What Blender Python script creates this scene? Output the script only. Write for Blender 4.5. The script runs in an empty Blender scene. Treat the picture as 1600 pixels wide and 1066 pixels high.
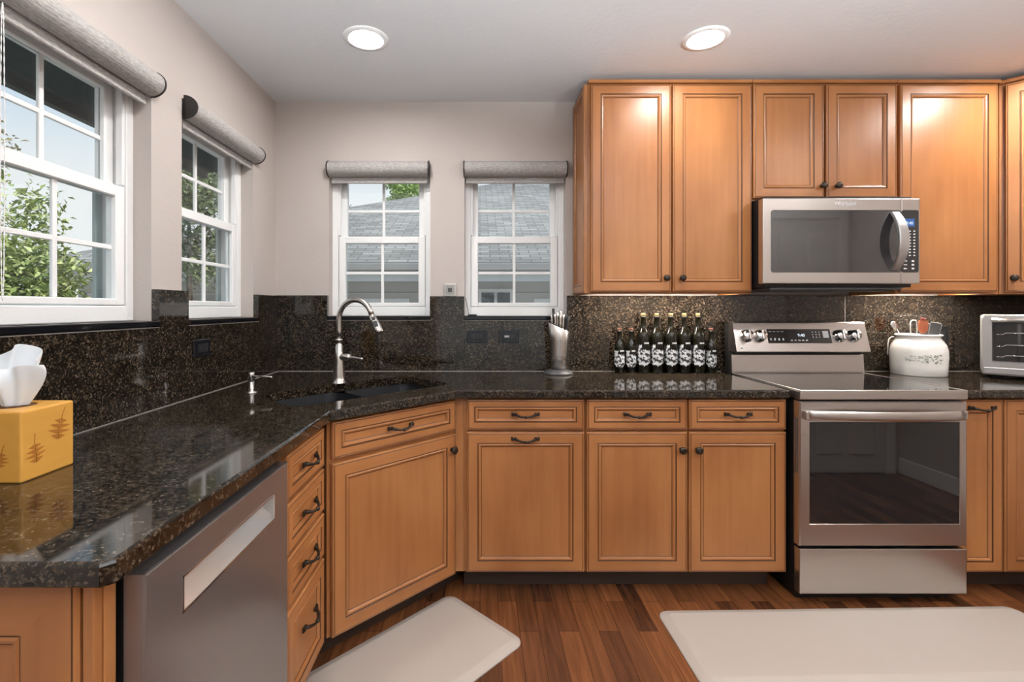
import bpy, bmesh, math, random
from mathutils import Matrix, Vector, Euler
random.seed(7)
R = math.radians
C = bpy.context.scene.collection
SC = bpy.context.scene

# ------------------------------------------------------------------ camera, sky, sun, exposure
cam_d = bpy.data.cameras.new('camera')
cam = bpy.data.objects.new('camera', cam_d); C.objects.link(cam)
cam.location = (0, 0, 1.27); cam.rotation_euler = (R(90), 0, 0)
cam_d.sensor_width = 36.0; cam_d.lens = 36.0 * 750 / 1600
cam_d.shift_x = 50 / 1600; cam_d.shift_y = -51 / 1600
cam_d.clip_start = 0.02; cam_d.clip_end = 200
SC.camera = cam
SC.view_settings.view_transform = 'Standard'
SC.view_settings.look = 'None'
SC.view_settings.gamma = 1.0
SC.view_settings.use_curve_mapping = False
SC.view_settings.exposure = 0.0
SC.cycles.use_denoising = True
SC.cycles.max_bounces = 10
SC.cycles.transparent_max_bounces = 16
SC.cycles.sample_clamp_indirect = 6.0

CAN_STRENGTH = 185.0
CAN_COLOR = (1.0, 0.985, 0.965, 1)
FILL_W = 190.0                          # power of each torchiere added behind the viewer for bounce fill
LED_STRENGTH = 235.0

w = bpy.data.worlds.new('sky'); SC.world = w; w.use_nodes = True
nt = w.node_tree; nt.nodes.clear()
wo = nt.nodes.new('ShaderNodeOutputWorld'); bg = nt.nodes.new('ShaderNodeBackground')
tc = nt.nodes.new('ShaderNodeTexCoord'); sep = nt.nodes.new('ShaderNodeSeparateXYZ')
rp = nt.nodes.new('ShaderNodeValToRGB')
rp.color_ramp.elements[0].position = 0.0; rp.color_ramp.elements[0].color = (0.97, 0.98, 0.99, 1)
rp.color_ramp.elements[1].position = 0.75; rp.color_ramp.elements[1].color = (0.36, 0.58, 0.92, 1)
e = rp.color_ramp.elements.new(0.21); e.color = (0.95, 0.97, 0.99, 1)
e = rp.color_ramp.elements.new(0.31); e.color = (0.70, 0.82, 0.95, 1)
e = rp.color_ramp.elements.new(0.45); e.color = (0.50, 0.69, 0.92, 1)
nt.links.new(tc.outputs['Generated'], sep.inputs[0]); nt.links.new(sep.outputs['Z'], rp.inputs[0])
nt.links.new(rp.outputs[0], bg.inputs[0]); bg.inputs[1].default_value = 1.05
nt.links.new(bg.outputs[0], wo.inputs[0])

sun_d = bpy.data.lights.new('sun', 'SUN'); sun_d.energy = 4.0; sun_d.angle = R(1.0); sun_d.color = (1.0, 0.95, 0.86)
sun = bpy.data.objects.new('sun', sun_d); C.objects.link(sun)
sun.rotation_euler = Vector((-0.75, 0.50, -1.0)).to_track_quat('-Z', 'Y').to_euler()
sun.location = (8, -1, 10)

# ------------------------------------------------------------------ materials
MATS = {}
def nodes(name):
    m = bpy.data.materials.new(name); m.use_nodes = True
    n = m.node_tree.nodes; l = m.node_tree.links
    b = n['Principled BSDF']
    MATS[name] = m
    return m, n, l, b
def setp(b, **k):
    for a, v in k.items():
        b.inputs[a.replace('_', ' ')].default_value = v
def plain(name, col, rough=0.5, metal=0.0, spec=0.5, **k):
    m, n, l, b = nodes(name)
    b.inputs['Base Color'].default_value = (*col, 1); b.inputs['Roughness'].default_value = rough
    b.inputs['Metallic'].default_value = metal; b.inputs['Specular IOR Level'].default_value = spec
    for a, v in k.items(): b.inputs[a.replace('_', ' ')].default_value = v
    # faint procedural variation so that no surface is perfectly even
    t = n.new('ShaderNodeTexCoord'); no = n.new('ShaderNodeTexNoise'); no.inputs['Scale'].default_value = 14
    mr = n.new('ShaderNodeMapRange'); mr.inputs['To Min'].default_value = rough * 0.9; mr.inputs['To Max'].default_value = min(1, rough * 1.12)
    l.new(t.outputs['Object'], no.inputs['Vector']); l.new(no.outputs['Fac'], mr.inputs['Value']); l.new(mr.outputs[0], b.inputs['Roughness'])
    return m
def ramp(n, pts, interp='LINEAR'):
    r = n.new('ShaderNodeValToRGB'); cr = r.color_ramp; cr.interpolation = interp
    cr.elements[0].position = pts[0][0]; cr.elements[0].color = (*pts[0][1], 1)
    cr.elements[1].position = pts[-1][0]; cr.elements[1].color = (*pts[-1][1], 1)
    for p, c in pts[1:-1]:
        q = cr.elements.new(p); q.color = (*c, 1)
    return r
def mapping(n, l, scale, coord='Object', offset_random=False):
    t = n.new('ShaderNodeTexCoord'); mp = n.new('ShaderNodeMapping'); mp.inputs['Scale'].default_value = scale
    l.new(t.outputs[coord], mp.inputs['Vector'])
    if offset_random:
        oi = n.new('ShaderNodeObjectInfo'); mu = n.new('ShaderNodeMath'); mu.operation = 'MULTIPLY'; mu.inputs[1].default_value = 37.0
        cx = n.new('ShaderNodeCombineXYZ'); l.new(oi.outputs['Random'], mu.inputs[0])
        for i in range(3): l.new(mu.outputs[0], cx.inputs[i])
        l.new(cx.outputs[0], mp.inputs['Location'])
    return mp
def bump(n, l, b, src, strength, dist=0.002):
    bp = n.new('ShaderNodeBump'); bp.inputs['Strength'].default_value = strength; bp.inputs['Distance'].default_value = dist
    l.new(src, bp.inputs['Height']); l.new(bp.outputs[0], b.inputs['Normal'])

def wood(name, lo, hi, grain, rough=0.36, stretch=1.3, fine=26.0):
    m, n, l, b = nodes(name)
    sc = [fine, fine, fine]; sc['xyz'.index(grain)] = stretch
    mp = mapping(n, l, sc, offset_random=True)
    no = n.new('ShaderNodeTexNoise'); no.inputs['Scale'].default_value = 1.6; no.inputs['Detail'].default_value = 5; no.inputs['Distortion'].default_value = 0.15
    l.new(mp.outputs[0], no.inputs['Vector'])
    mp2 = mapping(n, l, (3.2, 3.2, 1.6), offset_random=True)
    n2 = n.new('ShaderNodeTexNoise'); n2.inputs['Scale'].default_value = 1.1; n2.inputs['Detail'].default_value = 3
    l.new(mp2.outputs[0], n2.inputs['Vector'])
    mx = n.new('ShaderNodeMath'); mx.operation = 'MULTIPLY_ADD'; mx.inputs[1].default_value = 0.72
    mu = n.new('ShaderNodeMath'); mu.operation = 'MULTIPLY'; mu.inputs[1].default_value = 0.28
    l.new(n2.outputs['Fac'], mx.inputs[0]); l.new(no.outputs['Fac'], mu.inputs[0]); l.new(mu.outputs[0], mx.inputs[2])
    r = ramp(n, [(0.30, lo), (0.68, hi)])
    l.new(mx.outputs[0], r.inputs[0]); l.new(r.outputs[0], b.inputs['Base Color'])
    b.inputs['Roughness'].default_value = rough
    bump(n, l, b, no.outputs['Fac'], 0.02)
    return m

LO, HI = (0.29, 0.106, 0.031), (0.45, 0.192, 0.066)
wood('maple', LO, HI, 'z'); wood('maple_rail', LO, HI, 'x'); wood('maple_side', LO, HI, 'z')
plain('glaze', (0.10, 0.038, 0.012), 0.4)
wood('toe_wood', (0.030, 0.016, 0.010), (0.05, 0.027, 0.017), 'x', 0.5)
wood('pine', (0.56, 0.27, 0.045), (0.66, 0.35, 0.07), 'y', 0.4, 2.0, 26)
plain('engraved', (0.36, 0.13, 0.012), 0.6)

def granite(name, light=1.0):
    m, n, l, b = nodes(name)
    t = n.new('ShaderNodeTexCoord')
    dn = n.new('ShaderNodeTexNoise'); dn.inputs['Scale'].default_value = 90; dn.inputs['Detail'].default_value = 2
    l.new(t.outputs['Object'], dn.inputs['Vector'])
    mixv = n.new('ShaderNodeMixRGB'); mixv.inputs[0].default_value = 0.0035
    l.new(t.outputs['Object'], mixv.inputs[1]); l.new(dn.outputs['Color'], mixv.inputs[2])
    v = n.new('ShaderNodeTexVoronoi'); v.inputs['Scale'].default_value = 185; v2 = n.new('ShaderNodeTexVoronoi'); v2.inputs['Scale'].default_value = 430
    l.new(mixv.outputs[0], v.inputs['Vector']); l.new(mixv.outputs[0], v2.inputs['Vector'])
    s = n.new('ShaderNodeSeparateColor'); l.new(v.outputs['Color'], s.inputs[0]); s2 = n.new('ShaderNodeSeparateColor'); l.new(v2.outputs['Color'], s2.inputs[0])
    ma = n.new('ShaderNodeMath'); ma.operation = 'MULTIPLY'; ma.inputs[1].default_value = 0.68; mb = n.new('ShaderNodeMath'); mb.operation = 'MULTIPLY_ADD'; mb.inputs[1].default_value = 0.32
    l.new(s.outputs[0], ma.inputs[0]); l.new(s2.outputs[0], mb.inputs[0]); l.new(ma.outputs[0], mb.inputs[2])
    k = light
    r1 = ramp(n, [(0.0, (0.006*k, 0.0048*k, 0.004*k)), (0.45, (0.011*k, 0.0085*k, 0.0065*k)), (0.60, (0.026*k, 0.0185*k, 0.0115*k)), (0.76, (0.054*k, 0.038*k, 0.024*k)), (0.90, (0.097*k, 0.077*k, 0.057*k)), (1.0, (0.18*k, 0.152*k, 0.122*k))])
    l.new(mb.outputs[0], r1.inputs[0])
    big = n.new('ShaderNodeTexNoise'); big.inputs['Scale'].default_value = 26; big.inputs['Detail'].default_value = 4
    l.new(t.outputs['Object'], big.inputs['Vector'])
    r2 = ramp(n, [(0.35, (0.60, 0.60, 0.60)), (0.65, (1.2, 1.17, 1.14))])
    l.new(big.outputs['Fac'], r2.inputs[0])
    mu = n.new('ShaderNodeMixRGB'); mu.blend_type = 'MULTIPLY'; mu.inputs[0].default_value = 1
    l.new(r1.outputs[0], mu.inputs[1]); l.new(r2.outputs[0], mu.inputs[2]); l.new(mu.outputs[0], b.inputs['Base Color'])
    b.inputs['Roughness'].default_value = 0.06; b.inputs['IOR'].default_value = 1.55
    return m
granite('granite')
plain('granite_sill', (0.006, 0.006, 0.008), 0.06)
plain('grout', (0.30, 0.27, 0.24), 0.8)

def wallpaint(name, col, bs, bst, rough=0.6):
    m, n, l, b = nodes(name)
    b.inputs['Base Color'].default_value = (*col, 1); b.inputs['Roughness'].default_value = rough
    b.inputs['Specular IOR Level'].default_value = 0.25
    t = n.new('ShaderNodeTexCoord'); no = n.new('ShaderNodeTexNoise'); no.inputs['Scale'].default_value = bs; no.inputs['Detail'].default_value = 3
    l.new(t.outputs['Object'], no.inputs['Vector']); bump(n, l, b, no.outputs['Fac'], bst, 0.004)
    return m
wallpaint('wall_paint', (0.525, 0.468, 0.432), 70, 0.22)
wallpaint('ceiling_paint', (0.72, 0.725, 0.735), 45, 0.22, 0.8)
plain('white_trim', (0.80, 0.79, 0.77), 0.35)
plain('vinyl', (0.90, 0.90, 0.895), 0.32)
plain('screen_vinyl', (0.40, 0.46, 0.45), 0.45)
plain('door_white', (0.72, 0.70, 0.68), 0.4)

m, n, l, b = nodes('floor_wood')
t = n.new('ShaderNodeTexCoord'); s = n.new('ShaderNodeSeparateXYZ'); cx = n.new('ShaderNodeCombineXYZ')
l.new(t.outputs['Object'], s.inputs[0]); l.new(s.outputs['Y'], cx.inputs['X']); l.new(s.outputs['X'], cx.inputs['Y'])
br = n.new('ShaderNodeTexBrick'); br.offset = 0.37; br.offset_frequency = 2
for k, v in (('Scale', 1.0), ('Mortar Size', 0.0007), ('Mortar Smooth', 0.2), ('Bias', 0.0), ('Brick Width', 0.52), ('Row Height', 0.078)): br.inputs[k].default_value = v
br.inputs['Color1'].default_value = (0.050, 0.018, 0.009, 1); br.inputs['Color2'].default_value = (0.205, 0.074, 0.026, 1); br.inputs['Mortar'].default_value = (0.012, 0.005, 0.003, 1)
l.new(cx.outputs[0], br.inputs['Vector'])
mp = mapping(n, l, (34, 2.2, 1)); no = n.new('ShaderNodeTexNoise'); no.inputs['Scale'].default_value = 1.4; no.inputs['Detail'].default_value = 7; no.inputs['Distortion'].default_value = 0.8
l.new(mp.outputs[0], no.inputs['Vector'])
r2 = ramp(n, [(0.3, (0.68, 0.66, 0.65)), (0.7, (1.28, 1.25, 1.2))]); l.new(no.outputs['Fac'], r2.inputs[0])
mu = n.new('ShaderNodeMixRGB'); mu.blend_type = 'MULTIPLY'; mu.inputs[0].default_value = 1
l.new(br.outputs['Color'], mu.inputs[1]); l.new(r2.outputs[0], mu.inputs[2]); l.new(mu.outputs[0], b.inputs['Base Color'])
b.inputs['Roughness'].default_value = 0.27
bump(n, l, b, br.outputs['Fac'], -0.25, 0.001)

def brushed(name, col, rough, axis='x'):
    m, n, l, b = nodes(name)
    b.inputs['Base Color'].default_value = (*col, 1); b.inputs['Metallic'].default_value = 1.0
    sc = [500, 500, 500]; sc['xyz'.index(axis)] = 6
    mp = mapping(n, l, sc); no = n.new('ShaderNodeTexNoise'); no.inputs['Scale'].default_value = 1.0; no.inputs['Detail'].default_value = 2
    l.new(mp.outputs[0], no.inputs['Vector'])
    mr = n.new('ShaderNodeMapRange'); mr.inputs['To Min'].default_value = rough * 0.98; mr.inputs['To Max'].default_value = rough * 1.02
    l.new(no.outputs['Fac'], mr.inputs['Value']); l.new(mr.outputs[0], b.inputs['Roughness'])
    return m
brushed('stainless', (0.545, 0.51, 0.485), 0.28)
brushed('stainless_dark', (0.285, 0.262, 0.255), 0.24, 'z'); MATS['stainless_dark'].node_tree.nodes['Principled BSDF'].inputs['Metallic'].default_value = 0.72
brushed('stainless_v', (0.60, 0.57, 0.54), 0.26, 'z')
brushed('nickel', (0.60, 0.56, 0.52), 0.24, 'z')
plain('chrome', (0.75, 0.74, 0.73), 0.12, 1.0)
plain('bronze', (0.045, 0.034, 0.026), 0.38, 0.75)
plain('black_glass', (0.010, 0.010, 0.011), 0.03, 0.0, 0.8)
plain('smoked_glass', (0.030, 0.029, 0.030), 0.05, 0.0, 0.5, IOR=1.85)
plain('cooktop_glass', (0.012, 0.011, 0.011), 0.05, 0.0, 0.6)
plain('black_plastic', (0.012, 0.012, 0.013), 0.38)
plain('black_metal', (0.013, 0.012, 0.012), 0.45, 0.2)
plain('outlet_black', (0.008, 0.009, 0.012), 0.25)
plain('dark_grey', (0.06, 0.06, 0.062), 0.4)
plain('sink_black', (0.011, 0.012, 0.015), 0.42, 0.0, 0.35)
plain('mat_beige', (0.41, 0.352, 0.305), 0.6)
plain('ceramic', (0.82, 0.79, 0.75), 0.12)
plain('leaf_print', (0.24, 0.27, 0.19), 0.2)
plain('leaf_print_grey', (0.46, 0.47, 0.42), 0.2)
plain('orange_rubber', (0.55, 0.16, 0.075), 0.45)
plain('red_rubber', (0.24, 0.035, 0.03), 0.45)
plain('grey_nylon', (0.085, 0.085, 0.088), 0.4)
plain('grey_edge', (0.40, 0.39, 0.38), 0.4)
plain('paper_white', (0.84, 0.84, 0.84), 0.8, Subsurface_Weight=0.2)
plain('grey_paint', (0.30, 0.29, 0.28), 0.45)
plain('silver', (0.52, 0.515, 0.51), 0.30, 0.95)
plain('silver_plastic', (0.50, 0.49, 0.47), 0.35, 0.4)
plain('print_white', (0.75, 0.75, 0.76), 0.5)
plain('print_grey', (0.40, 0.40, 0.41), 0.5)
plain('capsule_tan', (0.17, 0.12, 0.045), 0.5)
plain('capsule_red', (0.10, 0.035, 0.02), 0.45)
plain('bottle_glass', (0.006, 0.0055, 0.003), 0.07, 0.0, 0.35)
plain('rubber_black', (0.01, 0.01, 0.01), 0.7)
plain('bulb_white', (0.85, 0.85, 0.84), 0.4)

def emit(name, col, s):
    m = bpy.data.materials.new(name); m.use_nodes = True; n = m.node_tree.nodes; n.clear()
    o = n.new('ShaderNodeOutputMaterial'); q = n.new('ShaderNodeEmission'); q.inputs[0].default_value = col; q.inputs[1].default_value = s
    m.node_tree.links.new(q.outputs[0], o.inputs[0]); MATS[name] = m
emit('can_lens', CAN_COLOR, CAN_STRENGTH); emit('can_lens_bright', CAN_COLOR, CAN_STRENGTH*1.9)
emit('led_bar', (1.0, 0.91, 0.80, 1), LED_STRENGTH)
emit('display_blue', (0.12, 0.24, 0.62, 1), 0.7)
emit('display_digits', (0.75, 0.88, 1.0, 1), 1.3)

m = bpy.data.materials.new('window_glass'); m.use_nodes = True; n = m.node_tree.nodes; l = m.node_tree.links; n.clear()
o_ = n.new('ShaderNodeOutputMaterial'); mix = n.new('ShaderNodeMixShader'); tr = n.new('ShaderNodeBsdfTransparent'); gl = n.new('ShaderNodeBsdfGlossy'); fr = n.new('ShaderNodeFresnel')
gl.inputs['Roughness'].default_value = 0.01; fr.inputs['IOR'].default_value = 1.45; tr.inputs['Color'].default_value = (0.94, 0.96, 0.955, 1)
gq = n.new('ShaderNodeNewGeometry'); io = n.new('ShaderNodeMapRange'); io.inputs['To Min'].default_value = 1.45; io.inputs['To Max'].default_value = 1/1.45
l.new(gq.outputs['Backfacing'], io.inputs['Value']); l.new(io.outputs[0], fr.inputs['IOR'])
l.new(fr.outputs[0], mix.inputs[0]); l.new(tr.outputs[0], mix.inputs[1]); l.new(gl.outputs[0], mix.inputs[2]); l.new(mix.outputs[0], o_.inputs[0])
MATS['window_glass'] = m

def fabric(name, c0, c1, axis):
    m, n, l, b = nodes(name)
    sc = [520, 520, 520]; sc['xyz'.index(axis)] = 60
    mp = mapping(n, l, sc); no = n.new('ShaderNodeTexNoise'); no.inputs['Scale'].default_value = 1.0; no.inputs['Detail'].default_value = 3
    l.new(mp.outputs[0], no.inputs['Vector']); r = ramp(n, [(0.35, c0), (0.65, c1)]); l.new(no.outputs['Fac'], r.inputs[0]); l.new(r.outputs[0], b.inputs['Base Color'])
    b.inputs['Roughness'].default_value = 0.85; b.inputs['Specular IOR Level'].default_value = 0.2
    bump(n, l, b, no.outputs['Fac'], 0.25, 0.001)
fabric('shade_fabric', (0.30, 0.28, 0.265), (0.52, 0.495, 0.475), 'x')
plain('shade_cap', (0.020, 0.017, 0.016), 0.45)

m, n, l, b = nodes('label_art')
mp = mapping(n, l, (1, 1, 1), offset_random=False)
v = n.new('ShaderNodeTexVoronoi'); v.inputs['Scale'].default_value = 95; v.feature = 'DISTANCE_TO_EDGE'
no = n.new('ShaderNodeTexNoise'); no.inputs['Scale'].default_value = 75; no.inputs['Detail'].default_value = 1.5
l.new(mp.outputs[0], v.inputs['Vector']); l.new(mp.outputs[0], no.inputs['Vector'])
r = ramp(n, [(0.0, (0.01, 0.01, 0.012)), (0.47, (0.01, 0.01, 0.012)), (0.50, (0.45, 0.46, 0.48)), (1.0, (0.58, 0.59, 0.61))]); l.new(no.outputs['Fac'], r.inputs[0]); l.new(r.outputs[0], b.inputs['Base Color'])
b.inputs['Roughness'].default_value = 0.5

# outside
m, n, l, b = nodes('shingles')
t = n.new('ShaderNodeTexCoord')
br = n.new('ShaderNodeTexBrick'); br.offset = 0.5
for k, v in (('Scale', 1.0), ('Mortar Size', 0.008), ('Bias', -0.1), ('Brick Width', 0.26), ('Row Height', 0.105)): br.inputs[k].default_value = v
br.inputs['Color1'].default_value = (0.24, 0.225, 0.205, 1); br.inputs['Color2'].default_value = (0.42, 0.395, 0.365, 1); br.inputs['Mortar'].default_value = (0.14, 0.13, 0.12, 1)
l.new(t.outputs['Object'], br.inputs['Vector']); l.new(br.outputs['Color'], b.inputs['Base Color']); b.inputs['Roughness'].default_value = 0.9
m, n, l, b = nodes('siding')
t = n.new('ShaderNodeTexCoord'); wv = n.new('ShaderNodeTexWave'); wv.wave_type = 'BANDS'; wv.bands_direction = 'Z'; wv.wave_profile = 'SAW'; wv.inputs['Scale'].default_value = 1.7
l.new(t.outputs['Object'], wv.inputs['Vector']); r = ramp(n, [(0.0, (0.30, 0.29, 0.28)), (0.12, (0.50, 0.49, 0.475)), (1.0, (0.56, 0.55, 0.53))]); l.new(wv.outputs['Fac'], r.inputs[0]); l.new(r.outputs[0], b.inputs['Base Color']); b.inputs['Roughness'].default_value = 0.7
plain('gutter', (0.34, 0.33, 0.32), 0.5)
plain('fascia', (0.80, 0.80, 0.79), 0.6)
plain('soffit_shade', (0.045, 0.055, 0.055), 0.7)  # unlit underside of the eave, its shade put into the colour
plain('house_glass', (0.12, 0.13, 0.14), 0.1)
plain('bark', (0.10, 0.07, 0.045), 0.9)
def leaves(name, a, c, d):
    m, n, l, b = nodes(name)
    g = n.new('ShaderNodeNewGeometry'); r = ramp(n, [(0.0, a), (0.55, c), (1.0, d)]); l.new(g.outputs['Random Per Island'], r.inputs[0]); l.new(r.outputs[0], b.inputs['Base Color'])
    b.inputs['Roughness'].default_value = 0.55; b.inputs['Specular IOR Level'].default_value = 0.3
    b.inputs['Subsurface Weight'].default_value = 0.0
leaves('leaf_green', (0.16, 0.22, 0.06), (0.36, 0.43, 0.14), (0.66, 0.68, 0.32))
leaves('leaf_dark', (0.09, 0.13, 0.06), (0.19, 0.25, 0.12), (0.38, 0.43, 0.22))
leaves('leaf_russet', (0.20, 0.15, 0.07), (0.34, 0.27, 0.13), (0.36, 0.36, 0.16))
leaves('leaf_bright', (0.22, 0.34, 0.10), (0.36, 0.48, 0.16), (0.50, 0.60, 0.25))
m, n, l, b = nodes('ground_bounce')  # ground kept pale grey-beige so that it bounces light, mostly out of view
no = n.new('ShaderNodeTexNoise'); no.inputs['Scale'].default_value = 6; r = ramp(n, [(0.3, (0.38, 0.35, 0.31)), (0.7, (0.52, 0.49, 0.44))]); l.new(no.outputs['Fac'], r.inputs[0]); l.new(r.outputs[0], b.inputs['Base Color']); b.inputs['Roughness'].default_value = 0.9

# ------------------------------------------------------------------ mesh helpers
class MB:
    def __init__(self): self.bm = bmesh.new()
    def _merge(self, t, M=None, mi=0, smooth=False, keep=False):
        if M is not None: bmesh.ops.transform(t, matrix=M, verts=t.verts)
        for f in t.faces:
            if not keep: f.material_index = mi
            f.smooth = smooth
        me = bpy.data.meshes.new('tmp'); t.to_mesh(me); t.free()
        self.bm.from_mesh(me); bpy.data.meshes.remove(me)
    def box(self, x0, x1, y0, y1, z0, z1, bev=0.0, seg=1, M=None, mi=0, smooth=False):
        t = bmesh.new(); bmesh.ops.create_cube(t, size=1)
        for v in t.verts: v.co = Vector(((x0+x1)/2 + v.co.x*(x1-x0), (y0+y1)/2 + v.co.y*(y1-y0), (z0+z1)/2 + v.co.z*(z1-z0)))
        if bev > 0: bmesh.ops.bevel(t, geom=t.edges[:], offset=bev, segments=seg, profile=0.5, affect='EDGES')
        self._merge(t, M, mi, smooth); return self
    def loops(self, rings, M=None, mi=0, smooth=True, cap0=True, cap1=True, mis=None, closed=True):
        t = bmesh.new(); vs = [[t.verts.new(p) for p in r] for r in rings]; k = len(rings[0])
        for i in range(len(rings)-1):
            for j in range(k if closed else k-1):
                a, b_, c, d = vs[i][j], vs[i][(j+1) % k], vs[i+1][(j+1) % k], vs[i+1][j]
                try: f = t.faces.new((a, b_, c, d)); f.material_index = mis[i] if mis else mi
                except ValueError: pass
        if closed and cap0:
            f = t.faces.new(vs[0][::-1]); f.material_index = mis[0] if mis else mi
        if closed and cap1:
            f = t.faces.new(vs[-1]); f.material_index = mis[-1] if mis else mi
        bmesh.ops.remove_doubles(t, verts=t.verts, dist=1e-7)
        if closed: bmesh.ops.recalc_face_normals(t, faces=t.faces)
        self._merge(t, M, mi, smooth, keep=mis is not None); return self
    def lathe(self, prof, M=None, seg=32, mi=0, mis=None, smooth=True):
        rings = [[(r*math.cos(2*math.pi*j/seg), r*math.sin(2*math.pi*j/seg), z) for j in range(seg)] for r, z in prof]
        return self.loops(rings, M, mi, smooth, mis=mis)
    def tube(self, path, r, seg=10, M=None, mi=0, flat=1.0, up=(0, 0, 1)):
        P = [Vector(p) for p in path]; rings = []
        for i, p in enumerate(P):
            d = (P[min(i+1, len(P)-1)] - P[max(i-1, 0)]).normalized()
            u = Vector(up); a = d.cross(u)
            if a.length < 1e-3: a = d.cross(Vector((1, 0, 0.01)))
            a.normalize(); c = a.cross(d).normalized()
            rr = r[i] if isinstance(r, (list, tuple)) else r
            rings.append([p + a*rr*math.cos(2*math.pi*j/seg) + c*rr*flat*math.sin(2*math.pi*j/seg) for j in range(seg)])
        return self.loops(rings, M, mi)
    def prism(self, poly, a0, a1, axis='z', M=None, mi=0, smooth=False):
        def P(u, v, a):
            return {'z': (u, v, a), 'x': (a, u, v), 'y': (u, a, v)}[axis]
        return self.loops([[P(u, v, a0) for u, v in poly], [P(u, v, a1) for u, v in poly]], M, mi, smooth)
    def ball(self, c, r, M=None, mi=0, seg=12):
        t = bmesh.new(); bmesh.ops.create_uvsphere(t, u_segments=seg, v_segments=max(6, seg//2), radius=r)
        for v in t.verts: v.co += Vector(c)
        self._merge(t, M, mi, True); return self
    def done(self, name, mats, parent=None, loc=(0, 0, 0), rot=(0, 0, 0)):
        me = bpy.data.meshes.new(name); self.bm.to_mesh(me); self.bm.free()
        for mm in ([mats] if isinstance(mats, str) else mats): me.materials.append(MATS[mm])
        o = bpy.data.objects.new(name, me); C.objects.link(o)
        o.location = loc; o.rotation_euler = rot
        if parent: o.parent = parent
        return o
def T(x=0, y=0, z=0): return Matrix.Translation((x, y, z))
def RX(a): return Matrix.Rotation(R(a), 4, 'X')
def RY(a): return Matrix.Rotation(R(a), 4, 'Y')
def RZ(a): return Matrix.Rotation(R(a), 4, 'Z')
def tag(o, label=None, cat=None, group=None, kind=None):
    if label: o['label'] = label
    if cat: o['category'] = cat
    if group: o['group'] = group
    if kind: o['kind'] = kind
    return o
def thing(name, label, cat, loc=(0, 0, 0), rz=0, group=None, kind=None):
    o = bpy.data.objects.new(name, None); C.objects.link(o); o.location = loc; o.rotation_euler = (0, 0, R(rz))
    o.empty_display_size = 0.05
    return tag(o, label, cat, group, kind)
def kids(o): return [c for c in bpy.data.objects if c.parent == o]
def copy_tree(o, parent=None):
    c = o.copy(); C.objects.link(c)
    if parent: c.parent = parent
    for ch in kids(o): copy_tree(ch, c)
    return c
def text(body, size, name, mat, parent, loc, rot, align='CENTER', ext=0.0004):
    cu = bpy.data.curves.new(name, 'FONT'); cu.body = body; cu.size = size; cu.align_x = align; cu.align_y = 'CENTER'; cu.extrude = ext
    cu.materials.append(MATS[mat]); tmp = bpy.data.objects.new(name, cu); C.objects.link(tmp); bpy.context.view_layer.update()
    me = bpy.data.meshes.new_from_object(tmp.evaluated_get(bpy.context.evaluated_depsgraph_get())); me.name = name; bpy.data.objects.remove(tmp)
    o = bpy.data.objects.new(name, me); C.objects.link(o); o.parent = parent; o.location = loc; o.rotation_euler = rot
    return o
def offset_poly(poly, d):
    k = len(poly); out = []
    for i in range(k):
        p0, p1, p2 = Vector(poly[i-1]), Vector(poly[i]), Vector(poly[(i+1) % k])
        e0 = (p1-p0).normalized(); e1 = (p2-p1).normalized()
        n0 = Vector((-e0.y, e0.x)); n1 = Vector((-e1.y, e1.x))
        b_ = (n0+n1); s = d / max(0.2, 1 + n0.dot(n1)); out.append((p1.x+b_.x*s, p1.y+b_.y*s))
    return out
def rrect(hx, hy, r, n=6):
    pts = []
    for cx, cy, a in ((hx-r, hy-r, 0), (-hx+r, hy-r, 90), (-hx+r, -hy+r, 180), (hx-r, -hy+r, 270)):
        for i in range(n+1):
            q = R(a + 90*i/n); pts.append((cx+r*math.cos(q), cy+r*math.sin(q)))
    return pts

# ------------------------------------------------------------------ the room
WX, WY, CZ = -1.167, 2.74, 2.448          # left wall, back wall, ceiling
RXW = 3.24                                # right wall
REAR = -3.2
TH = 0.16
def wall(name, L, z1, holes, M, label):
    """wall in local x (0..L), z; inner face at y=0, body to y=TH; holes = (x0, x1, z0, z1)"""
    xs = sorted({0, L, *[h[0] for h in holes], *[h[1] for h in holes]}); zs = sorted({0, z1, *[h[2] for h in holes], *[h[3] for h in holes]})
    inside = lambda x, z: any(h[0] < x < h[1] and h[2] < z < h[3] for h in holes)
    b = MB(); t = bmesh.new()
    def q(*p): t.faces.new([t.verts.new(v) for v in p])
    for i in range(len(xs)-1):
        for j in range(len(zs)-1):
            if inside((xs[i]+xs[i+1])/2, (zs[j]+zs[j+1])/2): continue
            a, c, d, e = xs[i], xs[i+1], zs[j], zs[j+1]
            q((a, 0, d), (c, 0, d), (c, 0, e), (a, 0, e)); q((a, TH, d), (a, TH, e), (c, TH, e), (c, TH, d))
    for h in [(0, L, 0, z1)] + list(holes):
        a, c, d, e = h
        q((a, 0, d), (a, TH, d), (c, TH, d), (c, 0, d)); q((a, 0, e), (c, 0, e), (c, TH, e), (a, TH, e))
        q((a, 0, d), (a, 0, e), (a, TH, e), (a, TH, d)); q((c, 0, d), (c, TH, d), (c, TH, e), (c, 0, e))
    bmesh.ops.remove_doubles(t, verts=t.verts, dist=1e-6); bmesh.ops.recalc_face_normals(t, faces=t.faces)
    b._merge(t, M)
    return tag(b.done(name, 'wall_paint'), label, 'wall', kind='structure')
ZS, ZT = 1.226, 2.095                     # window sill and head
LW = [(1.112, 1.704), (1.878, 2.47)]      # openings in the left wall (Y)
BW = [(-0.8625, -0.2835), (-0.0890, 0.4900)]   # openings in the back wall (X)
ML = T(WX, REAR, 0) @ RZ(90)
wall('wall_left', WY+TH-REAR, CZ, [(a-REAR, b-REAR, ZS, ZT) for a, b in LW], ML, 'greige wall with two windows along the left side')
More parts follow.
